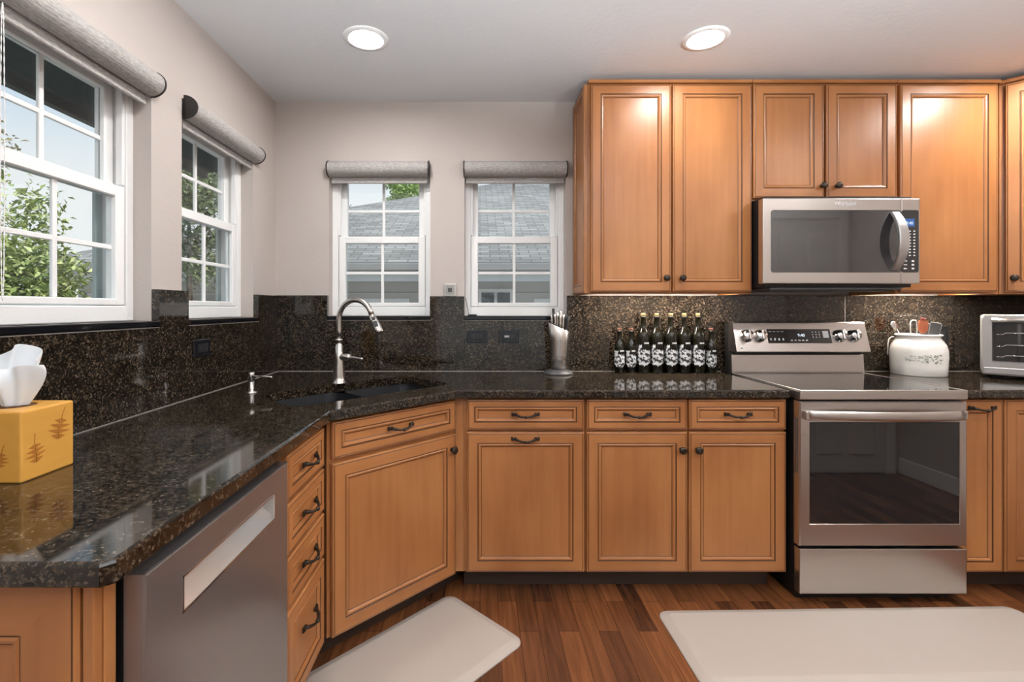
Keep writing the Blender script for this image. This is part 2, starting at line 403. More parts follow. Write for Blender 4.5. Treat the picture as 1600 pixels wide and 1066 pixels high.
wall('wall_back', RXW-WX+TH, CZ, [(a-WX, b-WX, ZS, ZT) for a, b in BW], T(WX, WY, 0), 'greige wall with two small windows behind the sink')
wall('wall_right', WY-0.4, CZ, [], T(RXW, WY, 0) @ RZ(-90), 'plain greige wall beside the corner cabinet')
wall('wall_pantry', RXW-1.95+TH, CZ, [], T(RXW+TH, 0.4, 0) @ RZ(180), 'greige wall with a white panelled door facing the range')
wall('wall_hall', 0.24-REAR, CZ, [], T(1.95, 0.24, 0) @ RZ(-90), 'greige side wall behind the viewer')
wall('wall_rear', 1.95-WX, CZ, [(0.35, 2.75, 0.02, 2.10)], T(1.95, REAR, 0) @ RZ(180), 'greige rear wall with an added wide glass door')
b = MB(); b.box(WX-TH, RXW+TH, REAR-TH, WY+TH, -0.12, 0)
tag(b.done('floor', 'floor_wood'), 'reddish brown hardwood plank floor', 'floor', kind='structure')
b = MB(); b.box(WX-TH, RXW+TH, REAR-TH, WY+TH, CZ, CZ+0.15)
tag(b.done('ceiling', 'ceiling_paint'), 'white lightly textured ceiling', 'ceiling', kind='structure')
for nm, x0, x1, y0, y1 in (('baseboard_pantry', 1.95, 2.44, 0.4, 0.415), ('baseboard_right', RXW-0.015, RXW, 0.4, 1.0), ('baseboard_left', WX, WX+0.015, REAR, 0.68), ('baseboard_hall', 1.935, 1.95, REAR, 0.4)):
    b = MB(); b.box(x0, x1, y0, y1, 0, 0.12, 0.004); tag(b.done(nm, 'white_trim'), 'white baseboard along the wall', 'baseboard', kind='structure')

def window(name, w_, loc, rz, label):
    h = ZT - ZS
    o = thing(name, label, 'window', loc, rz, kind='structure')
    b = MB(); fw = 0.034; y0, y1 = 0.062, 0.155
    b.box(0, fw, y0, y1, 0, h, 0.003); b.box(w_-fw, w_, y0, y1, 0, h, 0.003)
    b.box(fw, w_-fw, y0, y1, 0, 0.052, 0.003); b.box(fw, w_-fw, y0, y1, h-fw, h, 0.003)
    for xx in (fw, w_-fw-0.012): b.box(xx, xx+0.012, y0+0.006, y0+0.03, 0.47, h-fw, 0.002)   # jamb tracks beside the upper sash
    b.done('frame', 'vinyl', o)
    def sash(z0, z1, ya, yb, st, top, bot, nm):
        s = MB(); a, c = fw+0.003, w_-fw-0.003
        s.box(a, a+st, ya, yb, z0, z1, 0.003); s.box(c-st, c, ya, yb, z0, z1, 0.003)
        s.box(a+st, c-st, ya, yb, z1-top, z1, 0.003); s.box(a+st, c-st, ya, yb, z0, z0+bot, 0.003)
        so = s.done(nm, 'vinyl', o)
        g = MB(); ym = (ya+yb)/2; g.box(a+st, c-st, ym-0.003, ym+0.003, z0+bot, z1-top); g.done('pane', 'window_glass', so)
        mu = MB(); zm = (z0+bot+z1-top)/2; xm = (a+c)/2
        mu.box(xm-0.008, xm+0.008, ym-0.006, ym+0.006, z0+bot, z1-top, 0.002); mu.box(a+st, c-st, ym-0.0055, ym+0.0055, zm-0.008, zm+0.008, 0.002)
        mu.done('muntin', 'vinyl', so)
        return so
    sash(0.055, 0.464, 0.066, 0.104, 0.040, 0.040, 0.022, 'lower_sash')
    sash(0.440, h-0.036, 0.106, 0.142, 0.040, 0.042, 0.012, 'upper_sash')
    b = MB(); b.box(0, w_, 0.145, 0.150, 0.05, 0.07, 0)   # outer screen rail
    b.box(w_-fw-0.03, w_-fw, 0.147, 0.158, 0.05, 0.45); b.done('screen_rail', 'screen_vinyl', o)
    b = MB(); b.box(-0.002, w_+0.002, -0.034, 0.066, -0.021, 0.0, 0.003); b.done('sill', 'granite_sill', o)
    return o
window('window_1', LW[0][1]-LW[0][0], (WX, LW[0][0], ZS), 90, 'white double-hung window at the left edge above the tissue box')
window('window_2', LW[1][1]-LW[1][0], (WX, LW[1][0], ZS), 90, 'white double-hung window in the left wall next to the corner')
window('window_3', BW[0][1]-BW[0][0], (BW[0][0], WY, ZS), 0, 'white double-hung window in the back wall behind the faucet')
window('window_4', BW[1][1]-BW[1][0], (BW[1][0], WY, ZS), 0, 'white double-hung window in the back wall beside the upper cabinets')

# glass patio door added behind the viewer to let in fill daylight
o = thing('window_fill', 'wide white framed glass patio door added unseen in the rear wall for fill daylight', 'window', (1.6, REAR, 0.02), 180, kind='structure')
b = MB()
for x in (0.0, 1.18, 2.34): b.box(x, x+0.06, 0.04, 0.12, 0, 2.08, 0.003)
b.box(0, 2.4, 0.04, 0.12, 2.02, 2.08, 0.003); b.box(0, 2.4, 0.04, 0.12, 0, 0.06, 0.003); b.done('frame', 'vinyl', o)
b = MB(); b.box(0.06, 1.18, 0.077, 0.083, 0.06, 2.02); b.box(1.24, 2.34, 0.077, 0.083, 0.06, 2.02); b.done('pane', 'window_glass', o)

# roller shades
def shade(name, w_, loc, rz, label, chain=False):
    o = thing('roller_shade', label, 'roller shade', loc, rz, 'grey roller shades above the windows')
    prof = [(0.0, 0.0), (0.0, 0.088)] ; d = 0.052
    prof = [(0.002, 0.088)] + [(-d*math.sin(R(a)), 0.044+0.044*math.cos(R(a))) for a in range(8, 173, 12)] + [(0.002, 0.0)]
    b = MB(); b.prism([(y, z) for y, z in prof], 0.006, w_-0.006, 'x', smooth=False); b.done('cassette', 'shade_fabric', o)
    prof2 = [(0.002, 0.091)] + [(-(d+0.003)*math.sin(R(a)), 0.044+0.047*math.cos(R(a))) for a in range(8, 173, 12)] + [(0.002, -0.003)]
    for x in (0, w_-0.006):
        b = MB(); b.prism(prof2, x, x+0.006, 'x'); b.done('end_cap', 'shade_cap', o)
    b = MB(); b.box(0.014, w_-0.014, 0.012, 0.016, -0.026, 0.06); b.box(0.014, w_-0.014, 0.008, 0.020, -0.034, -0.022, 0.003); b.done('blind', 'shade_fabric', o)
    if chain:
        b = MB()
        P = []; rad = []
        for i in range(281):
            a = i/280*2*math.pi; P.append((0.051+0.005*math.cos(a), -0.012, -0.37+0.36*math.sin(a))); rad.append(0.0006+0.0010*abs(math.sin(i*math.pi/4)))
        b.tube(P, rad, 6, up=(0, 1, 0))
        b.done('chain', 'bulb_white', o)
    return o
Zs = 2.02
shade('s', LW[0][1]-LW[0][0]+0.004, (WX, LW[0][0]-0.002, Zs), 90, 'grey roller shade with bead chain over the window at the left edge', True)
shade('s', LW[1][1]-LW[1][0]+0.012, (WX, LW[1][0]+0.012, Zs), 90, 'grey roller shade over the left wall window next to the corner')
shade('s', 0.576, (-0.8645, WY, Zs), 0, 'grey roller shade over the back window behind the faucet')
shade('s', 0.588, (-0.0935, WY, Zs), 0, 'grey roller shade over the back window beside the upper cabinets')

# white panelled door seen in the appliance glass
o = thing('door_1', 'white six-panel door facing the range', 'door', (3.12, 0.4, 0), 180, kind='structure')
b = MB(); b.box(-0.075, 0, -0.018, 0, 0, 2.12, 0.004); b.box(0.62, 0.695, -0.018, 0, 0, 2.12, 0.004); b.box(0, 0.62, -0.018, 0, 2.045, 2.12, 0.004); b.done('casing', 'white_trim', o)
b = MB(); b.box(0.003, 0.617, -0.012, 0, 0.008, 2.04)
for z0, z1 in ((0.15, 0.75), (0.90, 1.50), (1.62, 1.92)):
    for x0, x1 in ((0.09, 0.28), (0.34, 0.53)):
        b.box(x0, x1, -0.019, -0.012, z0, z1, 0.006)
b.done('door_leaf', 'door_white', o)
b = MB(); b.lathe([(0.0, 0), (0.028, 0.0), (0.028, 0.006), (0.012, 0.012), (0.012, 0.03), (0.027, 0.04), (0.027, 0.055), (0.0, 0.062)], T(0.055, -0.012, 0.96) @ RX(90), 20); b.done('door_knob', 'nickel', o)

# recessed ceiling lights
def can(x, y, label, lens='can_lens'):
    o = thing('recessed_light', label, 'ceiling light', (x, y, CZ), 0, 'recessed ceiling lights')
    b = MB(); b.lathe([(0.098, 0.0), (0.096, -0.004), (0.078, -0.008), (0.070, -0.006), (0.068, -0.001), (0.098, 0.0)], seg=40); b.done('trim_ring', 'bulb_white', o)
    b = MB(); b.lathe([(0.0, -0.0015), (0.0685, -0.0015), (0.0685, -0.004), (0.0, -0.004)], seg=36); b.done('lens', lens, o)
can(-0.497, 2.094, 'lit round recessed ceiling light above the corner sink')
can(0.983, 2.094, 'lit round recessed ceiling light in front of the upper cabinets')
can(2.56, 2.03, 'lit round recessed ceiling light near the corner cabinet', 'can_lens_bright')
can(2.45, 0.95, 'lit round recessed ceiling light in front of the white panelled door', 'can_lens_bright')
can(-0.497, 1.30, 'added unseen recessed ceiling light over the dishwasher')  # this and the next three are added out of view as fill
can(0.983, 0.55, 'added unseen recessed ceiling light over the middle of the kitchen floor')
can(-0.1, -1.2, 'added unseen recessed ceiling light behind the viewer')
can(1.1, -1.2, 'second added unseen recessed ceiling light behind the viewer')

# added lamps, unseen behind the viewer, bouncing fill light off the ceiling
def uplight(x, y, label):
    o = thing('fill_lamp', label, 'added fill lamp', (x, y, 0), 0, 'torchiere lamps added for fill')
    b = MB(); b.lathe([(0.0, 0), (0.14, 0), (0.14, 0.012), (0.03, 0.03), (0.0, 0.03)], seg=32); b.done('base', 'nickel', o)
    b = MB(); b.lathe([(0.0, 0.0305), (0.013, 0.0305), (0.013, 1.385), (0.0, 1.385)], seg=16); b.done('pole', 'nickel', o)
    b = MB(); b.lathe([(0.0, 1.3855), (0.05, 1.387), (0.13, 1.42), (0.17, 1.465), (0.167, 1.466), (0.127, 1.425), (0.05, 1.395), (0.0, 1.393)], seg=36); b.done('bowl', 'white_trim', o)
    ld = bpy.data.lights.new('fill_bulb', 'POINT'); ld.energy = FILL_W; ld.color = (0.91, 0.96, 1.0); ld.shadow_soft_size = 0.012
    lo = bpy.data.objects.new('fill_bulb', ld); C.objects.link(lo); lo.parent = o; lo.location = (0, 0, 1.412)
uplight(0.15, -0.45, 'nickel torchiere floor lamp added unseen just behind the viewer for fill light')
uplight(1.45, -0.45, 'nickel torchiere floor lamp added unseen near the hall wall for fill light')

# ------------------------------------------------------------------ granite counters and backsplash
SC_, SR = Vector((-0.526, 2.117)), 45
def sink_local(u, v):
    c, s = math.cos(R(SR)), math.sin(R(SR)); return (SC_.x + u*c - v*s, SC_.y + u*s + v*c)
def sink_outline(grow=0.0):
    hx, hy, r = 0.3825+grow, 0.18+grow, 0.055; pts = []
    for u, v in rrect(hx, hy, r, 6):
        if v > hy-0.001: v += 0
        pts.append((u, v))
    # the back edge bows gently outwards
    out = []
    for u, v in pts: out.append((u, v + (0.020*(1-(u/hx)**2) if v > 0 else 0)))
    k = len(out); dense = []
    for i in range(k):
        p, q = out[i], out[(i+1) % k]; n_ = max(1, int(math.dist(p, q)/0.06))
        for j in range(n_):
            u = p[0]+(q[0]-p[0])*j/n_; v = p[1]+(q[1]-p[1])*j/n_
            if j and v > 0.1 and abs(u) < hx-0.05: v = hy + 0.020*(1-(u/hx)**2)
            dense.append((u, v))
    return dense
def slab(name, outline, z0, z1, ch, hole=None):
    t = bmesh.new()
    def ring(p, z): return [t.verts.new((x, y, z)) for x, y in p]
    def band(a, c):
        k = len(a)
        for j in range(k): t.faces.new((a[j], a[(j+1) % k], c[(j+1) % k], c[j]))
    ins = offset_poly(outline, ch); ins2 = offset_poly(outline, ch*0.4)
    r0 = ring(offset_poly(outline, ch*0.6), z0); r0b = ring(outline, z0+ch*0.6); r1 = ring(outline, z1-ch); r1b = ring(ins2, z1-ch*0.4); r2 = ring(ins, z1)
    band(r0, r0b); band(r0b, r1); band(r1, r1b); band(r1b, r2)
    top, bot = list(r2), list(r0)
    def edges(loop): return [t.edges.get((loop[j], loop[(j+1) % len(loop)])) or t.edges.new((loop[j], loop[(j+1) % len(loop)])) for j in range(len(loop))]
    te, be = edges(top), edges(bot)
    if hole:
        h1 = ring(hole, z1); h0 = ring(hole, z0); band(h1, h0); te += edges(h1); be += edges(h0)
    bmesh.ops.triangle_fill(t, use_beauty=True, edges=te); bmesh.ops.triangle_fill(t, use_beauty=True, edges=be)
    bmesh.ops.recalc_face_normals(t, faces=t.faces)
    b = MB(); b._merge(t); return b.done(name, 'granite')
SX, SY = -1.137, 2.711                    # backsplash faces
CZT = 0.914
ctr = slab('countertop', [(SX, 0.669), (-0.531, 0.669), (-0.517, 0.683), (-0.517, 1.665), (-0.088, 2.09), (1.350, 2.09), (1.350, SY), (SX, SY)], 0.878, CZT, 0.006,
           [sink_local(u, v) for u, v in sink_outline()])
tag(ctr, 'long polished dark granite countertop with the corner sink cut into it', 'countertop')
ctr2 = slab('countertop', [(2.090, 2.09), (RXW-0.004, 2.09), (RXW-0.004, SY), (2.090, SY)], 0.878, CZT, 0.006)
tag(ctr2, 'short polished dark granite countertop right of the range', 'countertop')

ZB = 1.338
def splash(name, label, segs, M, seams):
    o = thing(name, label, 'backsplash', (0, 0, 0))
    b = MB()
    for x0, x1, z1 in segs: b.box(x0, x1, -0.0285, -0.0005, CZT+0.001, z1, 0.0012, M=M)
    b.done('slab', 'granite', o)
    g = MB()
    for x0, x1, z0, z1 in seams: g.box(x0, x1, -0.0296, -0.027, z0, z1, M=M)
    g.done('grout_line', 'grout', o)
lz = ZS - 0.022
MLW = T(WX, 0, 0) @ RZ(90); MBW = T(0, WY, 0)
splash('backsplash', 'dark speckled granite backsplash along the left wall, stepped around the windows',
       [(0.669, LW[0][1], lz), (LW[0][1], LW[1][0], ZB), (LW[1][0], LW[1][1], lz), (LW[1][1], SY-0.001, ZB+0.003)], MLW,
       [(0.669, SY, CZT+0.0005, CZT+0.003), (1.10, LW[0][1], lz-0.003, lz-0.0005), (LW[1][0], LW[1][1], lz-0.003, lz-0.0005)])
splash('backsplash', 'dark speckled granite backsplash along the back wall from sink to toaster oven',
       [(SX+0.002-0.028, BW[0][0], ZB+0.006), (BW[0][0], BW[0][1], lz), (BW[0][1], BW[1][0], ZB), (BW[1][0], BW[1][1], lz), (BW[1][1], RXW-0.004, 1.342)], MBW,
       [(SX, 1.36, CZT+0.0005, CZT+0.003), (2.10, RXW-0.01, CZT+0.0005, CZT+0.003), (BW[0][0], BW[0][1], lz-0.003, lz-0.0005), (BW[1][0], BW[1][1], lz-0.003, lz-0.0005), (2.06, 2.063, CZT, 1.342)])

# ------------------------------------------------------------------ cabinets
def door_mesh(w_, h, f, t=0.02):
    prof = [(0, t, 0), (0, 0.005, 0), (0.0025, 0.0012, 0), (0.006, 0, 0), (0.0075, 0.0012, 2), (0.009, 0, 2), (f-0.002, 0, 0), (f, 0.003, 2), (f+0.0025, 0.003, 2),
            (f+0.006, 0.0006, 0), (f+0.011, 0.0022, 0), (f+0.015, 0.0075, 0), (f+0.0175, 0.0088, 2)]
    tt = bmesh.new(); rings = []
    for ins, y, _ in prof: rings.append([tt.verts.new(p) for p in ((ins, y, ins), (w_-ins, y, ins), (w_-ins, y, h-ins), (ins, y, h-ins))])
    for i in range(len(rings)-1):
        for j in range(4):
            fa = tt.faces.new((rings[i][j], rings[i][(j+1) % 4], rings[i+1][(j+1) % 4], rings[i+1][j]))
            fa.material_index = 2 if prof[i+1][2] == 2 else (1 if j in (0, 2) else 0)
    fa = tt.faces.new(rings[-1]); fa.material_index = 1 if h < 0.2 else 0
    fa = tt.faces.new(rings[0][::-1]); fa.material_index = 0
    bmesh.ops.recalc_face_normals(tt, faces=tt.faces)
    b = MB(); b._merge(tt, keep=True); return b
def front(name, parent, x, z, w_, h, f=0.050, loc_y=0.0, rot=(0, 0, 0), loc=None):
    return door_mesh(w_, h, f).done(name, ['maple', 'maple_rail', 'glaze'], parent, loc or (x, loc_y, z), rot)
pull_src = None
def pull(parent, x, z):
    b = MB(); P = []; rad = []
    for i in range(17):
        s = -1 + 2*i/16; P.append((0.046*s, -0.006-0.020*(1-s*s)**0.8, -0.009*(1-s*s))); rad.append(0.0042 + 0.0022*abs(s)**3 + (0.0022 if abs(s) < 0.10 else 0))
    b.tube(P, rad, 10)
    for sx in (-1, 1):
        b.box(sx*0.049-0.011, sx*0.049+0.011, -0.010, 0, -0.0065, 0.0065, 0.003, 2)
        b.box(sx*0.058-0.005, sx*0.058+0.005, -0.007, 0, -0.009, 0.009, 0.003, 2)
    b.ball((0, -0.027, -0.009), 0.0072, seg=12)
    return b.done('pull', 'bronze', parent, (x, 0, z))
def knob(parent, x, z):
    b = MB(); b.lathe([(0.0, 0), (0.0095, 0.0), (0.0075, 0.004), (0.0055, 0.010), (0.0075, 0.014), (0.0150, 0.017), (0.0165, 0.021), (0.0150, 0.026), (0.009, 0.0285), (0.0, 0.029)], RX(90), 24)
    return b.done('knob', 'bronze', parent, (x, 0, z))
def body(parent, x0, x1, z0, z1, depth, name='body'):
    b = MB(); b.box(x0, x1, 0.0215, depth, z0, z1, 0.0015); return b.done(name, 'maple', parent)
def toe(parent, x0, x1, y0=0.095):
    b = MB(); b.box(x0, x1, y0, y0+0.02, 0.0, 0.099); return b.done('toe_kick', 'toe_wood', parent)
YB = 2.115                                 # door faces of the back run
DZ, DT = 0.106, 0.868                      # bottom and top of the fronts
def base(label, x0, x1, loc, rz, filler=(0, 0)):
    o = thing('base_cabinet', label, 'cabinet', loc, rz, 'base cabinets under the counter')
    body(o, x0-filler[0], x1+filler[1], 0.100, 0.876, 0.585); toe(o, x0-filler[0], x1+filler[1]-(0.03 if x1 > 1.35 and x1 < 1.4 else 0)); return o
# pull-out (trash) cabinet beside the sink cabinet
o = base('maple base cabinet with one drawer over a pull-out front, bronze pulls on both', -0.064, 0.4645, (0, YB, 0), 0, (0.010, 0))
b = MB(); b.box(-0.110, -0.0745, 0.0215, 0.036, 0.100, 0.876); b.done('filler_strip', 'maple', o)
d = front('drawer', o, -0.0575, 0.734, 0.517, DT-0.734, 0.034); pull(d, 0.2585, 0.070)
d = front('door', o, -0.0592, DZ, 0.5189, 0.724-DZ); pull(d, 0.2595, 0.724-DZ-0.028)
# two-door cabinet left of the range
o = base('wide maple base cabinet with two drawers over two knobbed doors left of the range', 0.4655, 1.352, (0, YB, 0), 0)
d = front('drawer', o, 0.471, 0.734, 0.444, DT-0.734, 0.034); pull(d, 0.222, 0.070)
d = front('drawer', o, 0.9225, 0.734, 0.428, DT-0.734, 0.034); pull(d, 0.214, 0.070)
d = front('door', o, 0.471, DZ, 0.444, 0.724-DZ); knob(d, 0.416, 0.542)
d = front('door', o, 0.9225, DZ, 0.428, 0.724-DZ); knob(d, 0.036, 0.542)
# right of the range
o = base('narrow maple pull-out base cabinet immediately right of the range', 2.092, 2.3095, (0, YB, 0), 0)
d = front('door', o, 2.096, DZ, 0.211, DT-DZ, 0.046); pull(d, 0.115, 0.727)
o = base('maple base cabinet at the right edge below the toaster oven', 2.3105, 2.62, (0, YB, 0), 0)
d = front('door', o, 2.3145, DZ, 0.30, DT-DZ, 0.050); pull(d, 0.145, 0.727)
# diagonal sink cabinet: local x along its face
o = thing('sink_cabinet', 'angled maple corner sink cabinet with a wide drawer front over one large door', 'cabinet', (-0.535, 1.683, 0), 45, 'base cabinets under the counter')
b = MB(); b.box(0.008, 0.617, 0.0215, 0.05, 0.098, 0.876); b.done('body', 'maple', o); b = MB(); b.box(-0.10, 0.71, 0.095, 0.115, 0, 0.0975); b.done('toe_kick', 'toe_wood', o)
d = front('drawer', o, 0.020, 0.733, 0.588, 0.866-0.733, 0.036); pull(d, 0.292, 0.070)
d = front('door', o, 0.020, 0.100, 0.588, 0.718-0.100, 0.052); knob(d, 0.562, 0.554)
# four-drawer cabinet on the left run
XL = -0.542
o = thing('drawer_cabinet', 'maple cabinet with four stacked drawers between dishwasher and sink cabinet', 'cabinet', (XL, 0, 0), 90, 'base cabinets under the counter')
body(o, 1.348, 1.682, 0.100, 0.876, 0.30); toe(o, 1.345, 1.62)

for z0, z1, f in ((0.722, 0.853, 0.034), (0.568, 0.711, 0.034), (0.4115, 0.556, 0.034), (0.104, 0.399, 0.044)):
    d = front('drawer', o, 1.354, z0, 0.322, z1-z0, f); pull(d, 0.170, (z1-z0)*(0.52 if f < 0.04 else 0.62))
# end panel of the run, facing the viewer
o = thing('end_cabinet', 'narrow maple cabinet end with a raised panel below the counter end, nearest the viewer', 'cabinet', (0, 0.705, 0), 0, 'base cabinets under the counter')
b = MB(); b.box(-1.130, -0.568, 0.0215, 0.045, 0.0, 0.876, 0.0015); b.done('body', 'maple', o)
b = MB(); b.box(-0.588, -0.5705, 0.004, 0.0212, 0.10, 0.874, 0.002); b.done('corner_stile', 'maple', o)
front('end_panel', o, -1.12, 0.10, 0.528, 0.772, 0.085)

# upper cabinets
YU = 2.41; ZU0, ZU1, ZUT = 1.353, 2.397, 2.424
def upper(label, x0, x1, z0, y=YU, loc=None, rz=0):
    o = thing('wall_cabinet', label, 'cabinet', loc or (0, y, 0), rz, 'maple wall cabinets up to the ceiling')
    b = MB(); b.box(x0, x1, 0.0215, WY-YU-0.002, z0+0.014, ZU1+0.008, 0.0015); b.done('body', 'maple', o)
    b = MB(); b.box(x0, x1, 0.0215, 0.040, z0-0.010, z0+0.0135, 0.001); b.box(x0, x0+0.016, 0.0405, WY-YU-0.002, z0-0.010, z0+0.0135, 0.001); b.box(x1-0.016, x1, 0.0405, WY-YU-0.002, z0-0.010, z0+0.0135, 0.001); b.done('light_rail', 'maple_rail', o)
    b = MB(); b.box(x0-0.0, x1, 0.003, 0.05, ZU1+0.009, ZUT, 0.003); b.done('top_trim', 'maple_rail', o)
    return o
o = upper('tall maple wall cabinet with two doors, between the back window and the microwave', 0.547, 1.370, ZU0)
d = front('door', o, 0.5575, ZU0, 0.4035, ZU1-ZU0); knob(d, 0.3745, 0.069)
d = front('door', o, 0.9695, ZU0, 0.3965, ZU1-ZU0); knob(d, 0.0425, 0.069)
front('side_panel', o, 0, 0, 0.290, ZU1-ZU0+0.014, 0.040, loc=(0.5255, 0.315, ZU0-0.006), rot=(0, 0, R(-90)))
o = upper('short maple wall cabinet with two doors directly above the microwave', 1.3715, 2.101, 1.824)
d = front('door', o, 1.3755, 1.824, 0.3530, ZU1-1.824); knob(d, 0.3400, 0.060)
d = front('door', o, 1.7420, 1.824, 0.3530, ZU1-1.824); knob(d, 0.0480, 0.060)
o = upper('tall maple single-door wall cabinet right of the microwave', 2.1025, 2.625, ZU0)
d = front('door', o, 2.113, ZU0, 0.490, ZU1-ZU0)
o = thing('wall_cabinet', 'angled maple corner wall cabinet cut off by the right edge', 'cabinet', (2.627, 2.430, 0), -45, 'maple wall cabinets up to the ceiling')
i2 = math.sqrt(0.5)
def loc2(X, Y): return ((X-2.627)*i2 - (Y-2.430)*i2, (X-2.627)*i2 + (Y-2.430)*i2)
b = MB(); b.prism([(0.002, 0.0215), (0.43, 0.0215), loc2(RXW-0.004, 2.13), loc2(RXW-0.004, WY-0.004), loc2(2.630, WY-0.004)], ZU0-0.010, ZU1+0.008); b.done('body', 'maple', o)
b = MB(); b.box(0.0, 0.43, 0.003, 0.04, ZU1+0.009, ZUT, 0.003); b.done('top_trim', 'maple_rail', o)
d = front('door', o, 0.022, ZU0, 0.385, ZU1-ZU0); knob(d, 0.030, 0.069)
# under-cabinet lights
for x0, x1, lab in ((0.60, 1.33, 'slim lit LED bar under the tall two-door wall cabinet'), (2.14, 2.60, 'slim lit LED bar under the single-door wall cabinet right of the microwave')):
    o = thing('under_cabinet_light', lab, 'light', ((x0+x1)/2, 2.585, 1.3668), 0, 'LED bars under the wall cabinets'); h = (x1-x0)/2
    b = MB(); b.box(-h, h, -0.014, 0.014, -0.007, 0, 0.002); b.done('housing', 'vinyl', o)
    b = MB(); b.box(-h+0.01, h-0.01, -0.010, 0.010, -0.0085, -0.0068); b.done('diffuser', 'led_bar', o)

# ------------------------------------------------------------------ dishwasher
o = thing('dishwasher', 'stainless dishwasher with a long recessed handle under the left counter', 'dishwasher', (-0.530, 0.7595, 0), 90)
W = 0.565
b = MB(); b.box(0.004, W-0.004, 0.037, 0.56, 0.10, 0.866); b.done('body', 'black_metal', o)
b = MB(); b.box(0.0, W, 0.11, 0.13, 0, 0.098); b.done('toe_kick', 'black_metal', o)
hx0, hx1, hz0, hz1 = 0.098, 0.478, 0.727, 0.791
t = bmesh.new(); V = {}
def gv(x, y, z):
    k = (round(x, 5), round(y, 5), round(z, 5))
    if k not in V: V[k] = t.verts.new((x, y, z))
    return V[k]
xs = [0.0, hx0, hx1, W]; zs = [0.105, hz0, hz1, 0.848]
for i in range(3):
    for j in range(3):
        if i == 1 and j == 1: continue
        t.faces.new([gv(xs[i], 0, zs[j]), gv(xs[i+1], 0, zs[j]), gv(xs[i+1], 0, zs[j+1]), gv(xs[i], 0, zs[j+1])])
for i in range(3):
    t.faces.new([gv(xs[i], 0, zs[0]), gv(xs[i], 0.034, zs[0]), gv(xs[i+1], 0.034, zs[0]), gv(xs[i+1], 0, zs[0])])
    t.faces.new([gv(xs[i], 0, zs[3]), gv(xs[i+1], 0, zs[3]), gv(xs[i+1], 0.034, zs[3]), gv(xs[i], 0.034, zs[3])])
    for a in (0, W):
        t.faces.new([gv(a, 0, zs[i]), gv(a, 0, zs[i+1]), gv(a, 0.034, zs[i+1]), gv(a, 0.034, zs[i])])
t.faces.new([gv(0, 0.034, zs[0]), gv(0, 0.034, zs[1]), gv(0, 0.034, zs[2]), gv(0, 0.034, zs[3]), gv(xs[1], 0.034, zs[3]), gv(xs[2], 0.034, zs[3]), gv(W, 0.034, zs[3]), gv(W, 0.034, zs[2]), gv(W, 0.034, zs[1]), gv(W, 0.034, zs[0]), gv(xs[2], 0.034, zs[0]), gv(xs[1], 0.034, zs[0])])
bmesh.ops.recalc_face_normals(t, faces=t.faces)
ed = [e for e in t.edges if all(abs(v.co.y) < 1e-6 for v in e.verts) and all(v.co.x in (0.0,) or abs(v.co.x-W) < 1e-6 for v in e.verts)] + [e for e in t.edges if all(abs(v.co.y) < 1e-6 and abs(v.co.z-0.848) < 1e-6 for v in e.verts)]
bmesh.ops.bevel(t, geom=ed, offset=0.004, segments=2, profile=0.5, affect='EDGES')
b = MB(); b._merge(t)
dr = b.done('door', 'stainless_dark', o)
b = MB()
b.loops([[(hx0, 0, hz0), (hx1, 0, hz0), (hx1, 0, hz1), (hx0, 0, hz1)], [(hx0+0.002, 0.033, hz1-0.026), (hx1-0.002, 0.033, hz1-0.026), (hx1-0.002, 0.033, hz1-0.001), (hx0+0.002, 0.033, hz1-0.001)]], cap0=False, smooth=False)
b.done('handle_pocket', 'stainless', dr)
b = MB()
for a, c in (((hx0, hz0), (hx1, hz0)), ((hx0, hz1), (hx1, hz1)), ((hx0, hz0), (hx0, hz1)), ((hx1, hz0), (hx1, hz1))):
    b.box(min(a[0], c[0])-0.0015, max(a[0], c[0])+0.0015, -0.001, 0.001, min(a[1], c[1])-0.0015, max(a[1], c[1])+0.0015)
b.done('handle_rim', 'chrome', dr)

# ------------------------------------------------------------------ sink, faucet, soap dispenser
o = thing('sink', 'black undermount double-bowl sink set diagonally in the corner', 'sink', (SC_.x, SC_.y, 0.8775), 45)
def bowl(u0, u1, v0, v1, zt, depth, bow):
    cx, cy = (u0+u1)/2, (v0+v1)/2; hx, hy = (u1-u0)/2, (v1-v0)/2
    rings = []
    for ins, z in ((0.0, zt), (0.003, zt-0.02), (0.010, zt-depth+0.05), (0.022, zt-depth+0.018), (0.045, zt-depth), (0.10, zt-depth-0.004)):
        rings.append([(cx+x, cy+y+(bow*(1-((cx+x)/0.40)**2) if y > hy*0.4 else 0), z) for x, y in rrect(hx-ins, hy-ins, max(0.02, 0.06-ins*0.3), 6)])
    b = MB(); b.loops(rings, cap0=False); return b
bowl(-0.388, -0.012, -0.186, 0.186, 0.0, 0.20, 0.020).done('bowl', 'sink_black', o)
bowl(0.012, 0.388, -0.186, 0.186, 0.0, 0.19, 0.020).done('bowl', 'sink_black', o)
b = MB(); b.tube([(0.0, -0.184, -0.034), (0.0, -0.1, -0.038), (0.0, 0.1, -0.038), (0.0, 0.200, -0.034)], 0.0155, 10); b.box(-0.012, 0.012, -0.186, 0.2, -0.17, -0.036); b.done('divider', 'sink_black', o)
for u in (-0.2, 0.2):
    b = MB(); b.lathe([(0.0, 0.001), (0.03, 0.001), (0.043, 0.004), (0.045, 0.0)], T(u, 0, -0.202 if u < 0 else -0.192), 24); b.done('drain', 'nickel', o)

